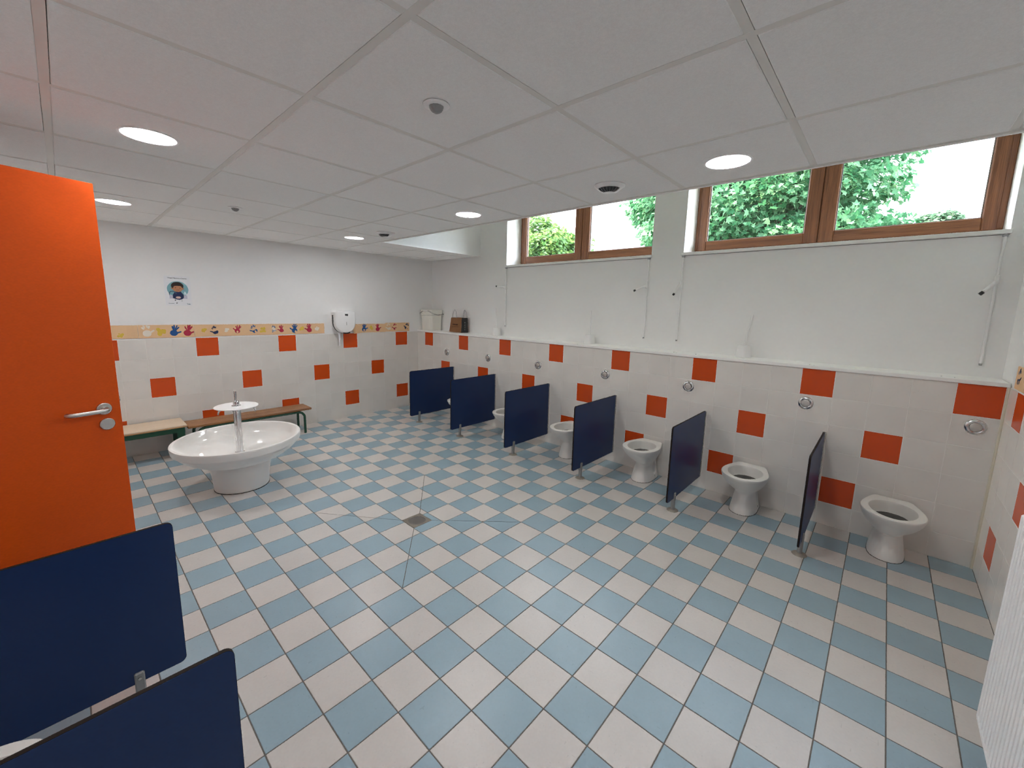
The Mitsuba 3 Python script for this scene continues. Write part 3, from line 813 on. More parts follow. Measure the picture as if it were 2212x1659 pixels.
# ------------------------------------------------------------------ radiator
t = thing('radiator', 'white fluted panel radiator at the right edge of the picture', 'radiator')
RX0, RX1, RZ0, RZ1, RYF = 1.60, 3.20, 0.115, 0.91, 5.832
n = 48
pts = []
for k in range(n):
    p = (RX1 - RX0 - 0.02) / n
    a = RX0 + 0.01 + k * p
    pts += [(a, 0.0), (a + 0.30 * p, 0.0), (a + 0.42 * p, 0.007), (a + 0.58 * p, 0.007), (a + 0.70 * p, 0.0)]
pts += [(RX1, 0.0), (RX1, 0.016), (RX0, 0.016), (RX0, 0.0)]
m = extr(Polygon(pts), RZ1 - RZ0 - 0.04)
V = m.vertices.copy(); V[:, 1] += RYF; V[:, 2] += RZ0 + 0.02; m.vertices = V
obj('front_panel', m, 'm_white_plastic', t)
obj('rim', cat(bx(RX0 - 0.001, RX1, RYF - 0.001, RYF + 0.017, RZ1 - 0.022, RZ1, 0.004), bx(RX0 - 0.001, RX1, RYF - 0.001, RYF + 0.017, RZ0, RZ0 + 0.022, 0.004), bx(RX0 - 0.002, RX0 + 0.012, RYF - 0.001, RYF + 0.017, RZ0, RZ1, 0.004)), 'm_white_plastic', t)
obj('back_panel', bx(RX0 + 0.01, RX1, RYF + 0.085, RYF + 0.10, RZ0 + 0.01, RZ1 - 0.01, 0.003), 'm_white_plastic', t)
obj('side_cover', bx(RX0 + 0.003, RX0 + 0.006, RYF + 0.017, RYF + 0.10, RZ0 + 0.03, RZ1 - 0.012), 'm_white_plastic', t)
obj('top_grille', cat([bx(RX0 + 0.01 + 0.02 * k, RX0 + 0.018 + 0.02 * k, RYF + 0.02, RYF + 0.088, RZ1 - 0.006, RZ1 - 0.002) for k in range(int((RX1 - RX0 - 0.03) / 0.02))]), 'm_white_plastic', t)
for x in (RX0 + 0.2, RX1 - 0.2):
    obj('bracket', bx(x - 0.02, x + 0.02, RYF + 0.10, YF - 0.0005, RZ1 - 0.2, RZ1 - 0.12), 'm_white_plastic', t)
obj('valve', cat(cyl((RX0 - 0.03, RYF + 0.05, RZ0 + 0.03), (RX0 + 0.012, RYF + 0.05, RZ0 + 0.03), 0.012, 14)), 'm_white_plastic', t, smooth=40)

# ------------------------------------------------------------------ paper roll dispenser
t = thing('paper_dispenser', 'white rounded jumbo paper roll dispenser with dark side window on the back wall', 'paper dispenser')
DX0, DX1, DZ0, DZ1 = 1.068, 1.348, 1.172, 1.470


def dshape(inset=0.0, r=0.03):
    w = DX1 - DX0
    c = ((DX0 + DX1) / 2, DZ0 + w / 2)
    p = Point(c).buffer(w / 2, 40).union(sbox(DX0, c[1], DX1, DZ1))
    p = p.buffer(-r).buffer(r, 12)
    return p.buffer(-inset) if inset else p


def xz(poly, y0, y1):                                  # polygon given in world (x, z); extruded from y0 to y1
    m = extr(affinity.scale(poly, -1, 1, origin=(0, 0)), y1 - y0)
    return put(m, (0, y0, 0), (-1, 0, 0), (0, 0, 1))


obj('back_plate', xz(dshape(0.004), -0.004, 0.026), 'm_white_plastic', t)
rings = []
base = np.array(dshape(0.0).simplify(0.0004).exterior.coords)
for ins, y in ((0.0, 0.068), (0.0, 0.100), (0.003, 0.112), (0.009, 0.120), (0.018, 0.125)):
    p = dshape(ins)
    L_ = p.exterior.length
    q = np.array([p.exterior.interpolate(s / 160 * L_).coords[0] for s in range(160)])
    q = np.roll(q, -np.argmax(q[:, 1] - 0.001 * q[:, 0]), axis=0)
    rings.append(np.column_stack([q[:, 0], np.full(160, y), q[:, 1]]))
cov = loft(rings); cov.fix_normals()
obj('cover', cov, 'm_white_plastic', t, smooth=35)
obj('level_window', xz(dshape(0.0012), 0.026, 0.068), 'm_dark', t, label='dark translucent level window round the side')
obj('top_band', xz(dshape(-0.0005).intersection(sbox(DX0 - 0.01, DZ1 - 0.055, DX1 + 0.01, DZ1 + 0.01)), 0.024, 0.070), 'm_white_plastic', t)
cut = dshape(-0.004).difference(dshape(0.010)).intersection(sbox(1.155, DZ0 - 0.02, 1.245, DZ0 + 0.03))
obj('cutter', xz(cut, 0.05, 0.127), 'm_black_gloss', t)
bd_ = obj('badge', bx(1.176, 1.216, 0.1245, 0.1268, 1.405, 1.429, 0.001), 'm_black_gloss', t)
obj('lettering', cat([bx(1.184 + 0.006 * k, 1.187 + 0.006 * k, 0.1265, 0.1271, 1.413 + 0.001 * (k % 2), 1.419) for k in range(4)]), 'm_grey_plastic', bd_)
obj('keyhole', cat(bx(1.1965, 1.1995, 0.1245, 0.1258, 1.285, 1.320), cyl((1.199, 0.1245, 1.318), (1.199, 0.1258, 1.318), 0.004, 12), bx(1.193, 1.197, 0.1245, 0.1258, 1.285, 1.289)), 'm_dark', t)
strip = Polygon([(1.292, 1.185), (1.262, 1.185), (1.266, 1.10), (1.272, 1.075), (1.271, 1.03), (1.276, 1.008), (1.284, 1.010), (1.281, 1.05), (1.286, 1.085), (1.290, 1.12)])
m = xz(strip, 0.070, 0.0708)
V = m.vertices.copy(); V[:, 1] += 0.006 * np.sin(V[:, 2] * 46); m.vertices = V
obj('hanging_paper', m, 'm_paper_white', t, label='twisted strip of white paper hanging down')

# ------------------------------------------------------------------ handprint border
COL = {'b': 'm_print_blue', 'r': 'm_print_red', 'y': 'm_print_yellow', 'w': 'm_print_white', 'd': 'm_print_darkblue'}


def hand(x, z, s=1.0, rot=0.0, thumb=-1, style='full', seed=0):
    """Print polygon in (x to the viewer's right, z) about the palm centre; x grows to the right here."""
    r_ = random.Random(seed)
    parts = []
    sm = {'full': 0.9, 'dots': 0.45, 'blob': 0.9}[style]
    palm = affinity.scale(Point(0, -0.012).buffer(0.022, 10), 1.0, 0.95)
    if style != 'blob':
        palm = palm.difference(affinity.scale(Point(0.004 + r_.uniform(-0.006, 0.006), -0.020).buffer(0.0085, 8), 1, 1.3)) if r_.random() < 0.7 else palm
    if style == 'dots':
        palm = palm.intersection(affinity.rotate(sbox(-0.03, -0.030, 0.03, -0.004), r_.uniform(-25, 25))).buffer(-0.002).buffer(0.002)
    parts.append(palm)
    for a, L_ in ((-30, 0.024), (-11, 0.032), (8, 0.034), (27, 0.028)):
        a2 = math.radians(a + r_.uniform(-4, 4))
        d = np.array([math.sin(a2), math.cos(a2)])
        b0 = d * 0.012 + np.array([0, -0.003])
        lo, hi = (0.25, 1.0) if style == 'full' else (0.62, 0.98)
        parts.append(LineString([b0 + d * L_ * lo, b0 + d * L_ * hi]).buffer(0.0042 + r_.uniform(-0.0008, 0.0012), 6))
        if style == 'full': parts.append(LineString([b0, b0 + d * L_ * 0.6]).buffer(0.0026, 5))
    th = math.radians(-72 * 1) if thumb < 0 else math.radians(72)
    d = np.array([math.sin(th), math.cos(th)])
    parts.append(LineString([d * 0.024 - [0, 0.012], d * 0.037 - [0, 0.008]]).buffer(0.005, 6))
    g = unary_union(parts)
    g = affinity.rotate(affinity.scale(g, s, s, origin=(0, 0)), rot, origin=(0, 0))
    return affinity.translate(g, x, z)


def blotch(x, z, rx, rz, seed):
    r_ = random.Random(seed)
    p = [Point(r_.uniform(-0.7, 0.7) * rx, r_.uniform(-0.6, 0.6) * rz).buffer(rx * r_.uniform(0.28, 0.5), 7) for _ in range(9)]
    return affinity.translate(affinity.scale(unary_union(p), 1, rz / rx), x, z)


def border(x0, x1, z0, z1, lab, prints, tilt=0.0, curl=False):
    """x0 > x1: left and right end seen from the room; prints: (u from the left end, v, kind, colour, size, rotation, thumb, style)."""
    t = thing('handprint_border', lab, 'paper border', 'peach paper border sheets on the back wall')
    sheet = sbox(x1, z0, x0, z1)
    y = 0.0012 + 0.0004 * (len([k for k in labels if k.startswith('handprint_border')]) % 2)
    if curl:
        m = xz(sheet, y, y + 0.0006).subdivide().subdivide().subdivide()
        V = m.vertices.copy()
        d = np.clip((V[:, 0] - (x0 - 0.14)) / 0.14, 0, 1) * np.clip(1.15 - (V[:, 2] - z0) / (z1 - z0), 0, 1)
        V[:, 1] += 0.030 * d ** 2; V[:, 2] -= 0.012 * d; m.vertices = V
        obj('sheet', m, 'm_paper_peach', t, smooth=40)
    else:
        obj('sheet', xz(sheet, y, y + 0.0006), 'm_paper_peach', t)
    for i, (u, v, kind, col, s, rot, th, st) in enumerate(prints):
        cx, cz = u, (z0 + z1) / 2 + v
        g = hand(0, 0, s, rot, th, st, seed=int(u * 1000) + i) if kind == 'hand' else blotch(0, 0, 0.034 * s, 0.036 * s, int(u * 1000))
        g = affinity.translate(affinity.scale(g, -1, 1, origin=(0, 0)), cx, cz).intersection(sheet.buffer(-0.0015))
        if g.is_empty: continue
        obj('handprint' if kind == 'hand' else 'paint_smear', xz(g, y + 0.0006, y + 0.0010), COL[col], t)


def ux(u_px, off, sc):                                 # measured column on the photograph's border strip -> x along the wall (table of measured seams)
    return float(np.interp(off + u_px * sc, [243, 302, 421, 532, 620, 700, 764, 831, 884], [3.414, 3.228, 2.795, 2.324, 1.893, 1.446, 1.045, 0.573, 0.157]))


A = lambda u: ux(u, 240, 320 / 2212)
B = lambda u: ux(u, 540, 360 / 2212)
border(4.10, 3.242, 1.176, 1.304, 'peach paper sheet with faint yellow print, leftmost of the handprint border beside the door', [(A(120), -0.03, 'smear', 'y', 0.7, 0, 1, 'full')])
border(3.240, 2.800, 1.175, 1.305, 'peach paper sheet with white, yellow, big blue and big red handprints', [
    (A(300) - 0.0, 0.0, 'smear', 'w', 0.5, 0, 1, 'full'), (A(525), 0.0, 'hand', 'w', 1.5, 5, 1, 'blob'), (A(745), 0.0, 'smear', 'y', 1.25, 0, 1, 'full'), (A(930), -0.002, 'hand', 'b', 1.45, -14, 1, 'full'), (A(1140), -0.004, 'hand', 'r', 1.5, -12, 1, 'full')])
border(2.798, 2.060, 1.176, 1.304, 'peach paper sheet with small blue dots print, red handprint and blue dots print', [
    (A(1385), 0.0, 'smear', 'y', 0.8, 0, 1, 'full'), (A(1540), -0.004, 'hand', 'd', 1.15, 16, -1, 'dots'), (A(1725), 0.0, 'smear', 'w', 0.7, 0, 1, 'full'), (A(1885), 0.002, 'hand', 'r', 1.2, -14, -1, 'full'), (A(2135), 0.0, 'hand', 'b', 1.2, 20, -1, 'dots'), (B(165), -0.004, 'smear', 'y', 0.9, 0, 1, 'full')])
border(2.058, 1.442, 1.175, 1.303, 'peach paper sheet with bold blue and red handprints, just left of the paper dispenser', [
    (B(290), 0.0, 'smear', 'w', 1.0, 0, 1, 'full'), (B(290), -0.002, 'hand', 'b', 1.1, -24, 1, 'dots'), (B(415), -0.002, 'hand', 'r', 1.1, 6, -1, 'full'), (B(590), -0.002, 'hand', 'b', 1.45, -6, -1, 'full'), (B(680), 0.0, 'smear', 'y', 0.9, 0, 1, 'full'), (B(780), 0.0, 'hand', 'r', 1.4, 4, -1, 'full'), (B(890), 0.0, 'smear', 'w', 0.8, 0, 1, 'full')])
border(1.060, 0.560, 1.169, 1.290, 'peach paper sheet with a curling corner, just right of the paper dispenser', [
    (B(1425), 0.0, 'hand', 'w', 1.25, 0, 1, 'blob'), (B(1510), 0.002, 'hand', 'b', 1.4, -4, 1, 'full'), (B(1600), 0.0, 'smear', 'y', 1.0, 0, 1, 'full'), (B(1690), 0.0, 'hand', 'r', 1.4, 3, 1, 'full')], curl=True)
border(0.562, 0.155, 1.174, 1.302, 'peach paper sheet with faint dotted prints, rightmost of the border near the corner', [
    (B(1840), 0.0, 'hand', 'w', 1.3, 10, -1, 'dots'), (B(1920), -0.002, 'hand', 'r', 1.25, 4, -1, 'dots'), (B(2075), -0.002, 'hand', 'd', 1.25, -18, -1, 'dots')])
# a sheet of the same border on the front wall at the right edge
t = thing('handprint_border', 'peach paper sheet with a dark scrawl on the front wall at the right picture edge', 'paper border', 'peach paper border sheets on the front wall')
obj('sheet', bx(0.082, 0.86, YF + 0.0005, YF + 0.0030, 1.172, 1.300), 'm_paper_peach', t)
for k, (xx, col) in enumerate(((0.15, 'm_print_darkblue'), (0.42, 'm_print_red'), (0.66, 'm_print_blue'))):
    g = hand(xx, 1.236, 1.2, 8 * k, 1, 'dots' if k == 0 else 'full', 50 + k)
    m = extr(g, 0.0006); obj('handprint', put(m, (0, YF + 0.0006, 0), (1, 0, 0), (0, 0, 1)), col, t)

# ------------------------------------------------------------------ poster
t = thing('poster', 'small white paper poster of a boy washing his hands, taped high on the back wall', 'poster')
PX0, PX1, PZ0, PZ1 = 3.008, 2.796, 1.502, 1.798        # left, right edge as seen
W_, H_ = PX0 - PX1, PZ1 - PZ0
def flat(poly, lvl, mat, name):
    """poly in poster units: u 0..1 from the left, v 0..1 from the bottom."""
    g = affinity.affine_transform(poly, [W_, 0, 0, H_, 0, 0])
    g = affinity.translate(affinity.scale(g, -1, 1, origin=(0, 0)), PX0, PZ0)
    obj(name, xz(g, -0.0030 + 0.00045 * lvl, -0.0026 + 0.00045 * lvl), mat, t)
E_ = lambda u, v, ru, rv: affinity.scale(Point(u, v).buffer(1, 20), ru, rv)
flat(sbox(0, 0, 1, 1), 0, 'm_paper_white', 'paper')
flat(E_(0.50, 0.555, 0.405, 0.275), 1, 'm_print_teal', 'backdrop_disc')
flat(sbox(0.16, 0.235, 0.84, 0.355), 2, 'm_print_lilac', 'washbasin_print')
body = Polygon([(0.30, 0.27), (0.31, 0.36), (0.40, 0.455), (0.50, 0.47), (0.60, 0.455), (0.68, 0.36), (0.69, 0.29), (0.62, 0.235), (0.52, 0.215), (0.44, 0.225)]).buffer(0.02)
flat(body, 3, 'm_print_darkblue', 'jumper_print')
flat(E_(0.49, 0.60, 0.195, 0.135).union(E_(0.285, 0.585, 0.04, 0.03)).union(E_(0.695, 0.585, 0.04, 0.03)), 4, 'm_print_skin', 'face_print')
hair = E_(0.49, 0.67, 0.235, 0.135).difference(E_(0.50, 0.575, 0.180, 0.115)).difference(sbox(0, 0, 1, 0.585)).union(sbox(0.30, 0.67, 0.68, 0.735).intersection(E_(0.49, 0.67, 0.235, 0.135)))
flat(hair, 5, 'm_print_hair', 'hair_print')
flat(E_(0.415, 0.605, 0.017, 0.016).union(E_(0.585, 0.60, 0.018, 0.017)), 6, 'm_print_eye', 'eyes_print')
flat(LineString([(0.45, 0.535), (0.5, 0.525), (0.55, 0.535)]).buffer(0.006), 6, 'm_print_eye', 'mouth_print')
flat(E_(0.49, 0.275, 0.10, 0.040), 6, 'm_print_pink', 'hands_print')
flat(LineString([(0.17, 0.37), (0.17, 0.43), (0.22, 0.475), (0.33, 0.48), (0.40, 0.45), (0.42, 0.40)]).buffer(0.016), 6, 'm_print_tealdark', 'tap_print')
flat(Polygon([(0.76, 0.48), (0.72, 0.405), (0.74, 0.385), (0.80, 0.385), (0.81, 0.405)]).buffer(0.012), 6, 'm_print_drop', 'drop_print')
for u, v, r_ in ((0.37, 0.185, 0.030), (0.42, 0.085, 0.028), (0.62, 0.165, 0.020)):
    flat(E_(u, v, r_, r_ * 0.62), 1, 'm_print_ink', 'dot_print')


def ptext(s, u, v, h, mat, wide):
    m = meshkit.text_mesh(s, h, 0.0004, bold=True)
    sx = wide * W_ / (m.bounds[1][0] - m.bounds[0][0])
    m.apply_scale((sx, 1, 1))
    M2 = np.eye(4); M2[:3, 0], M2[:3, 1], M2[:3, 2], M2[:3, 3] = (-1, 0, 0), (0, 0, 1), (0, 1, 0), (PX0 - u * W_, -0.0021, PZ0 + v * H_)
    m.apply_transform(M2)
    obj('lettering', m, mat, t)


ptext('Please Wash Your Hands', 0.14, 0.915, 0.0088, 'm_print_ink', 0.72)
flat(unary_union([sbox(0.10 + 0.03 * k, 0.062, 0.122 + 0.03 * k, 0.074) for k in range(8)]), 1, 'm_print_tealdark', 'fine_print')
flat(unary_union([LineString([(0.80, 0.075), (0.85, 0.058), (0.91, 0.052), (0.94, 0.045)]).buffer(0.006), LineString([(0.82, 0.05), (0.93, 0.04)]).buffer(0.004)]), 1, 'm_print_tealdark', 'signature_print')

# ------------------------------------------------------------------ things on the ledge
ZL = 1.1868
t = thing('bucket', 'square off-white plastic bucket with wire handle on the ledge in the far corner', 'bucket')
bxc, byc = -0.152, 0.151


def sqring(hx_, hy_, z, r=0.3, n=64):
    out = []
    for a in np.linspace(0, 2 * math.pi, n, endpoint=False):
        c, s = math.cos(a), math.sin(a)
        k = (abs(c) ** 7 + abs(s) ** 7) ** (-1 / 7)
        out.append((bxc + hx_ * k * c, byc + hy_ * k * s, z))
    return np.array(out)


prof = [(0.100, 0.118, ZL), (0.104, 0.122, ZL + 0.006), (0.113, 0.131, ZL + 0.235), (0.121, 0.139, ZL + 0.2365), (0.122, 0.140, ZL + 0.305), (0.124, 0.1425, ZL + 0.306), (0.124, 0.1425, ZL + 0.316), (0.117, 0.1355, ZL + 0.316), (0.114, 0.132, ZL + 0.25), (0.100, 0.118, ZL + 0.012)]
obj('body', loft([sqring(*q) for q in prof]), 'm_bucket', t, smooth=35)
e1, e2 = (bxc + 0.105, byc - 0.137, ZL + 0.262), (bxc - 0.105, byc + 0.146, ZL + 0.262)
hw = [(bxc + 0.128, byc - 0.125, ZL + 0.262), (bxc + 0.131, byc - 0.04, ZL + 0.298), (bxc + 0.1315, byc + 0.09, ZL + 0.300), (bxc + 0.126, byc + 0.146, ZL + 0.282), (bxc + 0.06, byc + 0.148, ZL + 0.252), (bxc - 0.02, byc + 0.148, ZL + 0.240), (bxc - 0.118, byc + 0.147, ZL + 0.252)]
obj('handle', tube(hw, 0.0036, 8), 'm_grey_metal', t, smooth=50, label='bent dark wire handle')
obj('grip', tube([hw[1], ((hw[1][0] + hw[2][0]) / 2 + 0.001, (hw[1][1] + hw[2][1]) / 2, hw[1][2] + 0.0035), hw[2]], 0.006, 10), 'm_white_plastic', t, smooth=50)
for e in (hw[0], hw[-1]):
    obj('handle_ear', trimesh.creation.icosphere(subdivisions=1, radius=0.0075).apply_translation(e), 'm_grey_plastic', t)

t = thing('paper_bag', 'small brown paper bag with black side and cord handles on the ledge', 'bag')
c0, c1, c2 = np.array([-0.150, 0.590]), np.array([-0.140, 0.878]), np.array([-0.245, 0.905])
uf = (c1 - c0) / np.linalg.norm(c1 - c0); us = (c2 - c1) / np.linalg.norm(c2 - c1)
wf_, ws_, hb = np.linalg.norm(c1 - c0), np.linalg.norm(c2 - c1), 0.213
P3 = lambda a, b, z: np.array([*(c0 + uf * a * wf_ + us * b * ws_), ZL + z])
lean = 0.10
def bagpt(a, b, z):                                    # slightly crumpled: the top leans inward at the left
    k = z / hb
    return P3(lean * k * (1 - a) * 1.4 + a, 0.06 * k + b * (1 - 0.12 * k), z + 0.0015)
def quadmesh(fn, nu=7, nv=7, jitter=0.0, seed=1):
    r_ = np.random.default_rng(seed)
    V = np.array([fn(i / (nu - 1), j / (nv - 1)) for j in range(nv) for i in range(nu)])
    J = r_.normal(0, jitter, V.shape) if jitter else 0
    F = []
    for j in range(nv - 1):
        for i in range(nu - 1):
            p = j * nu + i
            F += [[p, p + 1, p + nu + 1], [p, p + nu + 1, p + nu]]
    return trimesh.Trimesh(V + np.maximum(J, np.array([-9, -9, 0])), F, process=False)
obj('front', quadmesh(lambda a, q: bagpt(a, 0, q * hb), jitter=0.0010, seed=2), 'm_kraft', t, smooth=40)
obj('back', quadmesh(lambda a, q: bagpt(a, 1, q * hb), jitter=0.0008, seed=3), 'm_kraft', t, smooth=40)
obj('side', quadmesh(lambda a, q: bagpt(1, a, q * hb), 5, 7, 0.0016, 4), 'm_dark', t, smooth=40, label='black side gusset with pale print')
obj('side', quadmesh(lambda a, q: bagpt(0, a, q * hb), 5, 7, 0.0010, 5), 'm_dark', t, smooth=40)
obj('bottom', quadmesh(lambda a, q: bagpt(a, q, 0.001)), 'm_kraft', t)
nf = np.array([uf[1], -uf[0]]); nf = nf if nf[0] > 0 else -nf
def on_front(a, z, lift=0.003): q = bagpt(a, 0, z); return q + np.array([nf[0] * lift, nf[1] * lift, 0])
def bar(a0_, a1_, z0_, z1_, s0=0.0):
    V = [on_front(a0_, z0_), on_front(a1_, z0_ + s0), on_front(a1_, z1_ + s0), on_front(a0_, z1_)]
    return trimesh.Trimesh(np.array(V), [[0, 1, 2], [0, 2, 3]], process=False)
obj('lettering', cat([bar(0.235 + 0.058 * k, 0.280 + 0.058 * k, 0.103, 0.122 - 0.002 * (k % 3)) for k in range(8)] + [bar(0.16 + 0.027 * k, 0.180 + 0.027 * k, 0.078, 0.084) for k in range(22)]), 'm_print_brownink', t, label='blurred dark lettering in two lines')
ns = np.array([0, 1.0])
for k in range(4):
    z = 0.145 - 0.033 * k
    g = (Point(0, 0).buffer(0.009, 6).difference(Point(0, 0).buffer(0.0045, 6)) if k % 2 == 0 else LineString([(-0.006, -0.008), (0.0, 0.008), (0.006, -0.006)]).buffer(0.0026))
    m = extr(g, 0.0006)
    q = bagpt(1, 0.5, z) + np.array([0.0, 0.0035, 0])
    m = put(m, q, (us[0], us[1], 0), (0, 0, 1)) if np.cross([us[0], us[1], 0], [0, 0, 1])[1] > 0 else put(m, q, (-us[0], -us[1], 0), (0, 0, 1))
    obj('side_symbol', m, 'm_lens', t)
for b, a0_, a1_ in ((0.0, 0.13, 0.50), (1.0, 0.60, 0.93)):
    L_ = [bagpt(a0_, b, hb * 0.96), bagpt(a0_, b, hb * 1.25), bagpt(a0_ * 0.8 + a1_ * 0.2, b, hb + 0.098), bagpt((a0_ + a1_) / 2 - 0.05, b, hb + 0.112), bagpt(a0_ * 0.2 + a1_ * 0.8, b, hb + 0.085), bagpt(a1_, b, hb * 1.10), bagpt(a1_ + 0.02, b, hb * 0.96)]
    obj('cord_handle', tube(L_, 0.0032, 7), 'm_grey_plastic', t, smooth=50)

for (x, y, tilt_), lab in zip(((-0.205, 1.530, -0.03), (-0.175, 3.010, 0.0), (-0.205, 4.535, 0.04)),
                       ('white toilet brush in a tapered holder on the ledge, farthest of three', 'white toilet brush in a tapered holder on the ledge, middle of three', 'white toilet brush in a tapered holder on the ledge, nearest of three')):
    t = thing('toilet_brush', lab, 'toilet brush', 'white toilet brushes in holders')
    tw = T().translate([x, y, ZL])
    obj('holder', lathe([[0, 0.0], [0.058, 0.0], [0.060, 0.004], [0.050, 0.100], [0.047, 0.103], [0.044, 0.100], [0.050, 0.01], [0, 0.008]], 36), 'm_white_plastic', t, smooth=35, tw=tw, share='tb_holder')
    obj('brush_head', lathe([[0, 0.012], [0.03, 0.016], [0.036, 0.05], [0.028, 0.085], [0.008, 0.10], [0, 0.10]], 24), 'm_paper_white', t, smooth=35, tw=tw, share='tb_head')
    obj('handle', tube([(0, 0, 0.09), (0, tilt_ * 0.3, 0.2), (0, tilt_ * 0.7, 0.30), (0, tilt_, 0.365)], [0.0075, 0.0065, 0.007, 0.009], 12), 'm_white_plastic', t, smooth=50, tw=tw)

# ------------------------------------------------------------------ outside
gr = structure('ground', 'grassy ground outside the windows')
obj('lawn', bx(-70, -0.66, -60, 60, -0.6, -0.35), 'm_grass', gr)
t = thing('eave_bracket', 'dark metal bracket outside at the upper left of the far window', 'bracket')
obj('plate', bx(-0.660, -0.6455, 1.535, 1.600, 2.76, 2.93, 0.002), 'm_dark', t)
obj('arm', tube([(-0.655, 1.568, 2.895), (-0.74, 1.60, 2.865), (-0.83, 1.660, 2.835)], 0.008, 8), 'm_dark', t)
obj('arm', tube([(-0.655, 1.568, 2.80), (-0.74, 1.60, 2.815), (-0.83, 1.660, 2.830)], 0.008, 8), 'm_dark', t)

LEAF = np.array([(0, 0), (0.20, 0.10), (0.50, 0.10), (0.36, 0.28), (0.52, 0.58), (0.24, 0.50), (0.0, 1.0), (-0.24, 0.50), (-0.52, 0.58), (-0.36, 0.28), (-0.50, 0.10), (-0.20, 0.10)])
LF = np.array([(0, 1, 11), (1, 2, 3), (1, 3, 11), (11, 3, 9), (11, 9, 10), (3, 4, 5), (3, 5, 7), (3, 7, 9), (9, 7, 8), (5, 6, 7)])


def foliage(points, size, colors, seed, outward=None, simple=False):
    r_ = np.random.default_rng(seed)
    n_ = len(points)
    L2 = LEAF if not simple else np.array([(0, 0), (0.42, 0.35), (0, 1.0), (-0.42, 0.35)])
    F2 = LF if not simple else np.array([(0, 1, 2), (0, 2, 3)])
    k = len(L2)
    nrm = r_.normal(0, 0.55, (n_, 3)) + np.array([0, 0, 0.75])
    if outward is not None: nrm += 0.75 * outward
    nrm /= np.linalg.norm(nrm, axis=1, keepdims=True)
    ref = r_.normal(0, 1, (n_, 3))
    u = np.cross(nrm, ref); u /= np.linalg.norm(u, axis=1, keepdims=True)
    v = np.cross(nrm, u)
    s = size * r_.uniform(0.65, 1.25, n_)
    fold = -0.22 * np.abs(L2[:, 0])
    V = points[:, None] + s[:, None, None] * (L2[None, :, :1] * u[:, None] + (L2[None, :, 1:] - 0.45) * v[:, None] + fold[None, :, None] * nrm[:, None])
    F = (F2[None] + (np.arange(n_) * k)[:, None, None]).reshape(-1, 3)
    cols = np.array(colors)[r_.integers(0, len(colors), n_)] * r_.uniform(0.75, 1.25, (n_, 1))
    return (V.reshape(-1, 3), F), np.repeat(cols, k, axis=0)


def crown(center, radii, n_, seed, clumps=40, clump_r=0.5):
    r_ = np.random.default_rng(seed)
    d = r_.normal(0, 1, (clumps, 3)); d /= np.linalg.norm(d, axis=1, keepdims=True)
    cc = np.array(center) + d * np.array(radii) * r_.uniform(0.45, 1.0, (clumps, 1)) ** 0.5
    i = r_.integers(0, clumps, n_)
    off = r_.normal(0, 1, (n_, 3)); off /= np.linalg.norm(off, axis=1, keepdims=True)
    off *= clump_r * r_.uniform(0.2, 1.0, (n_, 1)) ** 0.45 * np.array([1.15, 1.15, 0.72])
    pts = cc[i] + off
    out = pts - np.array(center); out /= np.linalg.norm(out, axis=1, keepdims=True)
    return pts, out


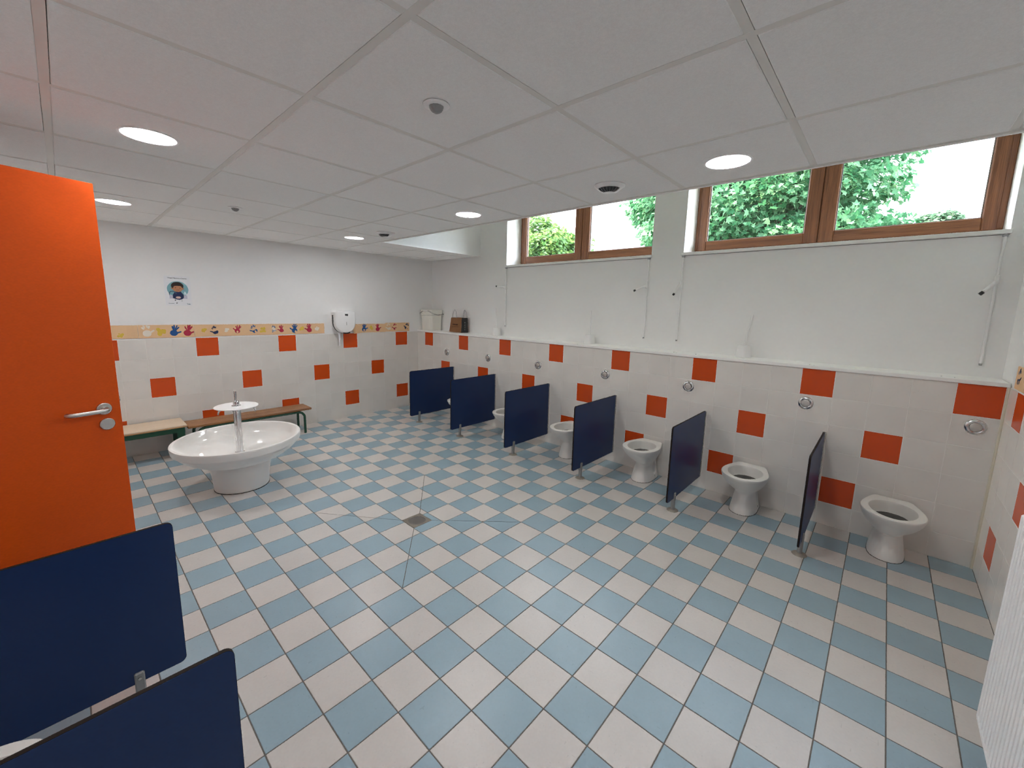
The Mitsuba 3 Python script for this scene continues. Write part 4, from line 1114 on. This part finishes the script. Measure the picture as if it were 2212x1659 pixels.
def tree(name, lab, center, radii, n_, size, colors, seed, trunk, clumps, clump_r, simple=False, branches=0, group=None, mat='m_leaf'):
    t = thing(name, lab, 'tree', group)
    pts, out = crown(center, radii, n_, seed, clumps, clump_r)
    (V, F), C = foliage(pts, size, colors, seed + 1, out, simple)
    obj('foliage', (V, F), mat, t, color=C, kind='stuff')
    c = np.array(center)
    obj('trunk', tube([(c[0], c[1], -0.4), (c[0] + 0.05, c[1], c[2] * 0.5), (c[0], c[1] + 0.08, c[2]), (c[0], c[1], c[2] + radii[2] * 0.6)], [trunk, trunk * 0.85, trunk * 0.6, trunk * 0.15], 10), 'm_bark', t, smooth=60)
    r_ = np.random.default_rng(seed + 5)
    for k in range(branches):
        a = 2 * math.pi * k / branches + r_.uniform(-0.3, 0.3)
        z = c[2] - radii[2] * r_.uniform(0.1, 0.6)
        e = c + np.array([math.cos(a) * radii[0], math.sin(a) * radii[1], r_.uniform(-0.1, 0.5) * radii[2]]) * 0.85
        s0 = np.array([c[0], c[1], z - 0.3])
        obj('branch', tube([s0, (s0 * 0.55 + e * 0.45) + [0, 0, 0.15], e], [trunk * 0.42, trunk * 0.3, trunk * 0.08], 7), 'm_bark', t, smooth=60)


GREEN = [(0.055, 0.165, 0.075), (0.085, 0.215, 0.105), (0.115, 0.255, 0.135), (0.038, 0.135, 0.058), (0.15, 0.29, 0.155)]
YEL = [(0.12, 0.22, 0.055), (0.17, 0.27, 0.08), (0.085, 0.19, 0.055), (0.13, 0.23, 0.10)]
tree('maple_tree', 'big leafy maple filling most of the nearest window', (-7.0, 2.85, 4.3), (1.9, 2.5, 2.4), 46000, 0.125, GREEN, 21, 0.16, 120, 0.60, branches=9)
tree('maple_tree', 'yellow-green tree seen through the left pane of the far window', (-21.0, -14.3, 5.0), (3.2, 3.4, 2.9), 16000, 0.30, YEL, 31, 0.2, 60, 0.95, simple=True, branches=5)
tree('copper_tree', 'dark reddish tree at the left edge of the far window', (-28.0, -22.4, 6.6), (2.2, 2.0, 3.0), 6000, 0.30, [(0.13, 0.035, 0.035), (0.19, 0.055, 0.05), (0.09, 0.03, 0.03)], 41, 0.2, 34, 0.8, simple=True, branches=4)
for k, (y, z, lab) in enumerate(((4.2, 9.3, 'leftmost distant tree crown low behind the maple in the near window'), (7.5, 9.8, 'middle distant tree crown low in the right pane of the near window'), (10.8, 9.7, 'rightmost distant tree crown low in the near window'))):
    tree('distant_tree', lab, (-42.0, y, z - 1.5), (1.15, 1.15, 1.5), 2600, 0.34, [(0.11, 0.20, 0.12), (0.15, 0.23, 0.15), (0.08, 0.15, 0.09)], 60 + k, 0.15, 18, 0.6, simple=True, group='distant trees beyond the near window', mat='m_leaf_far')
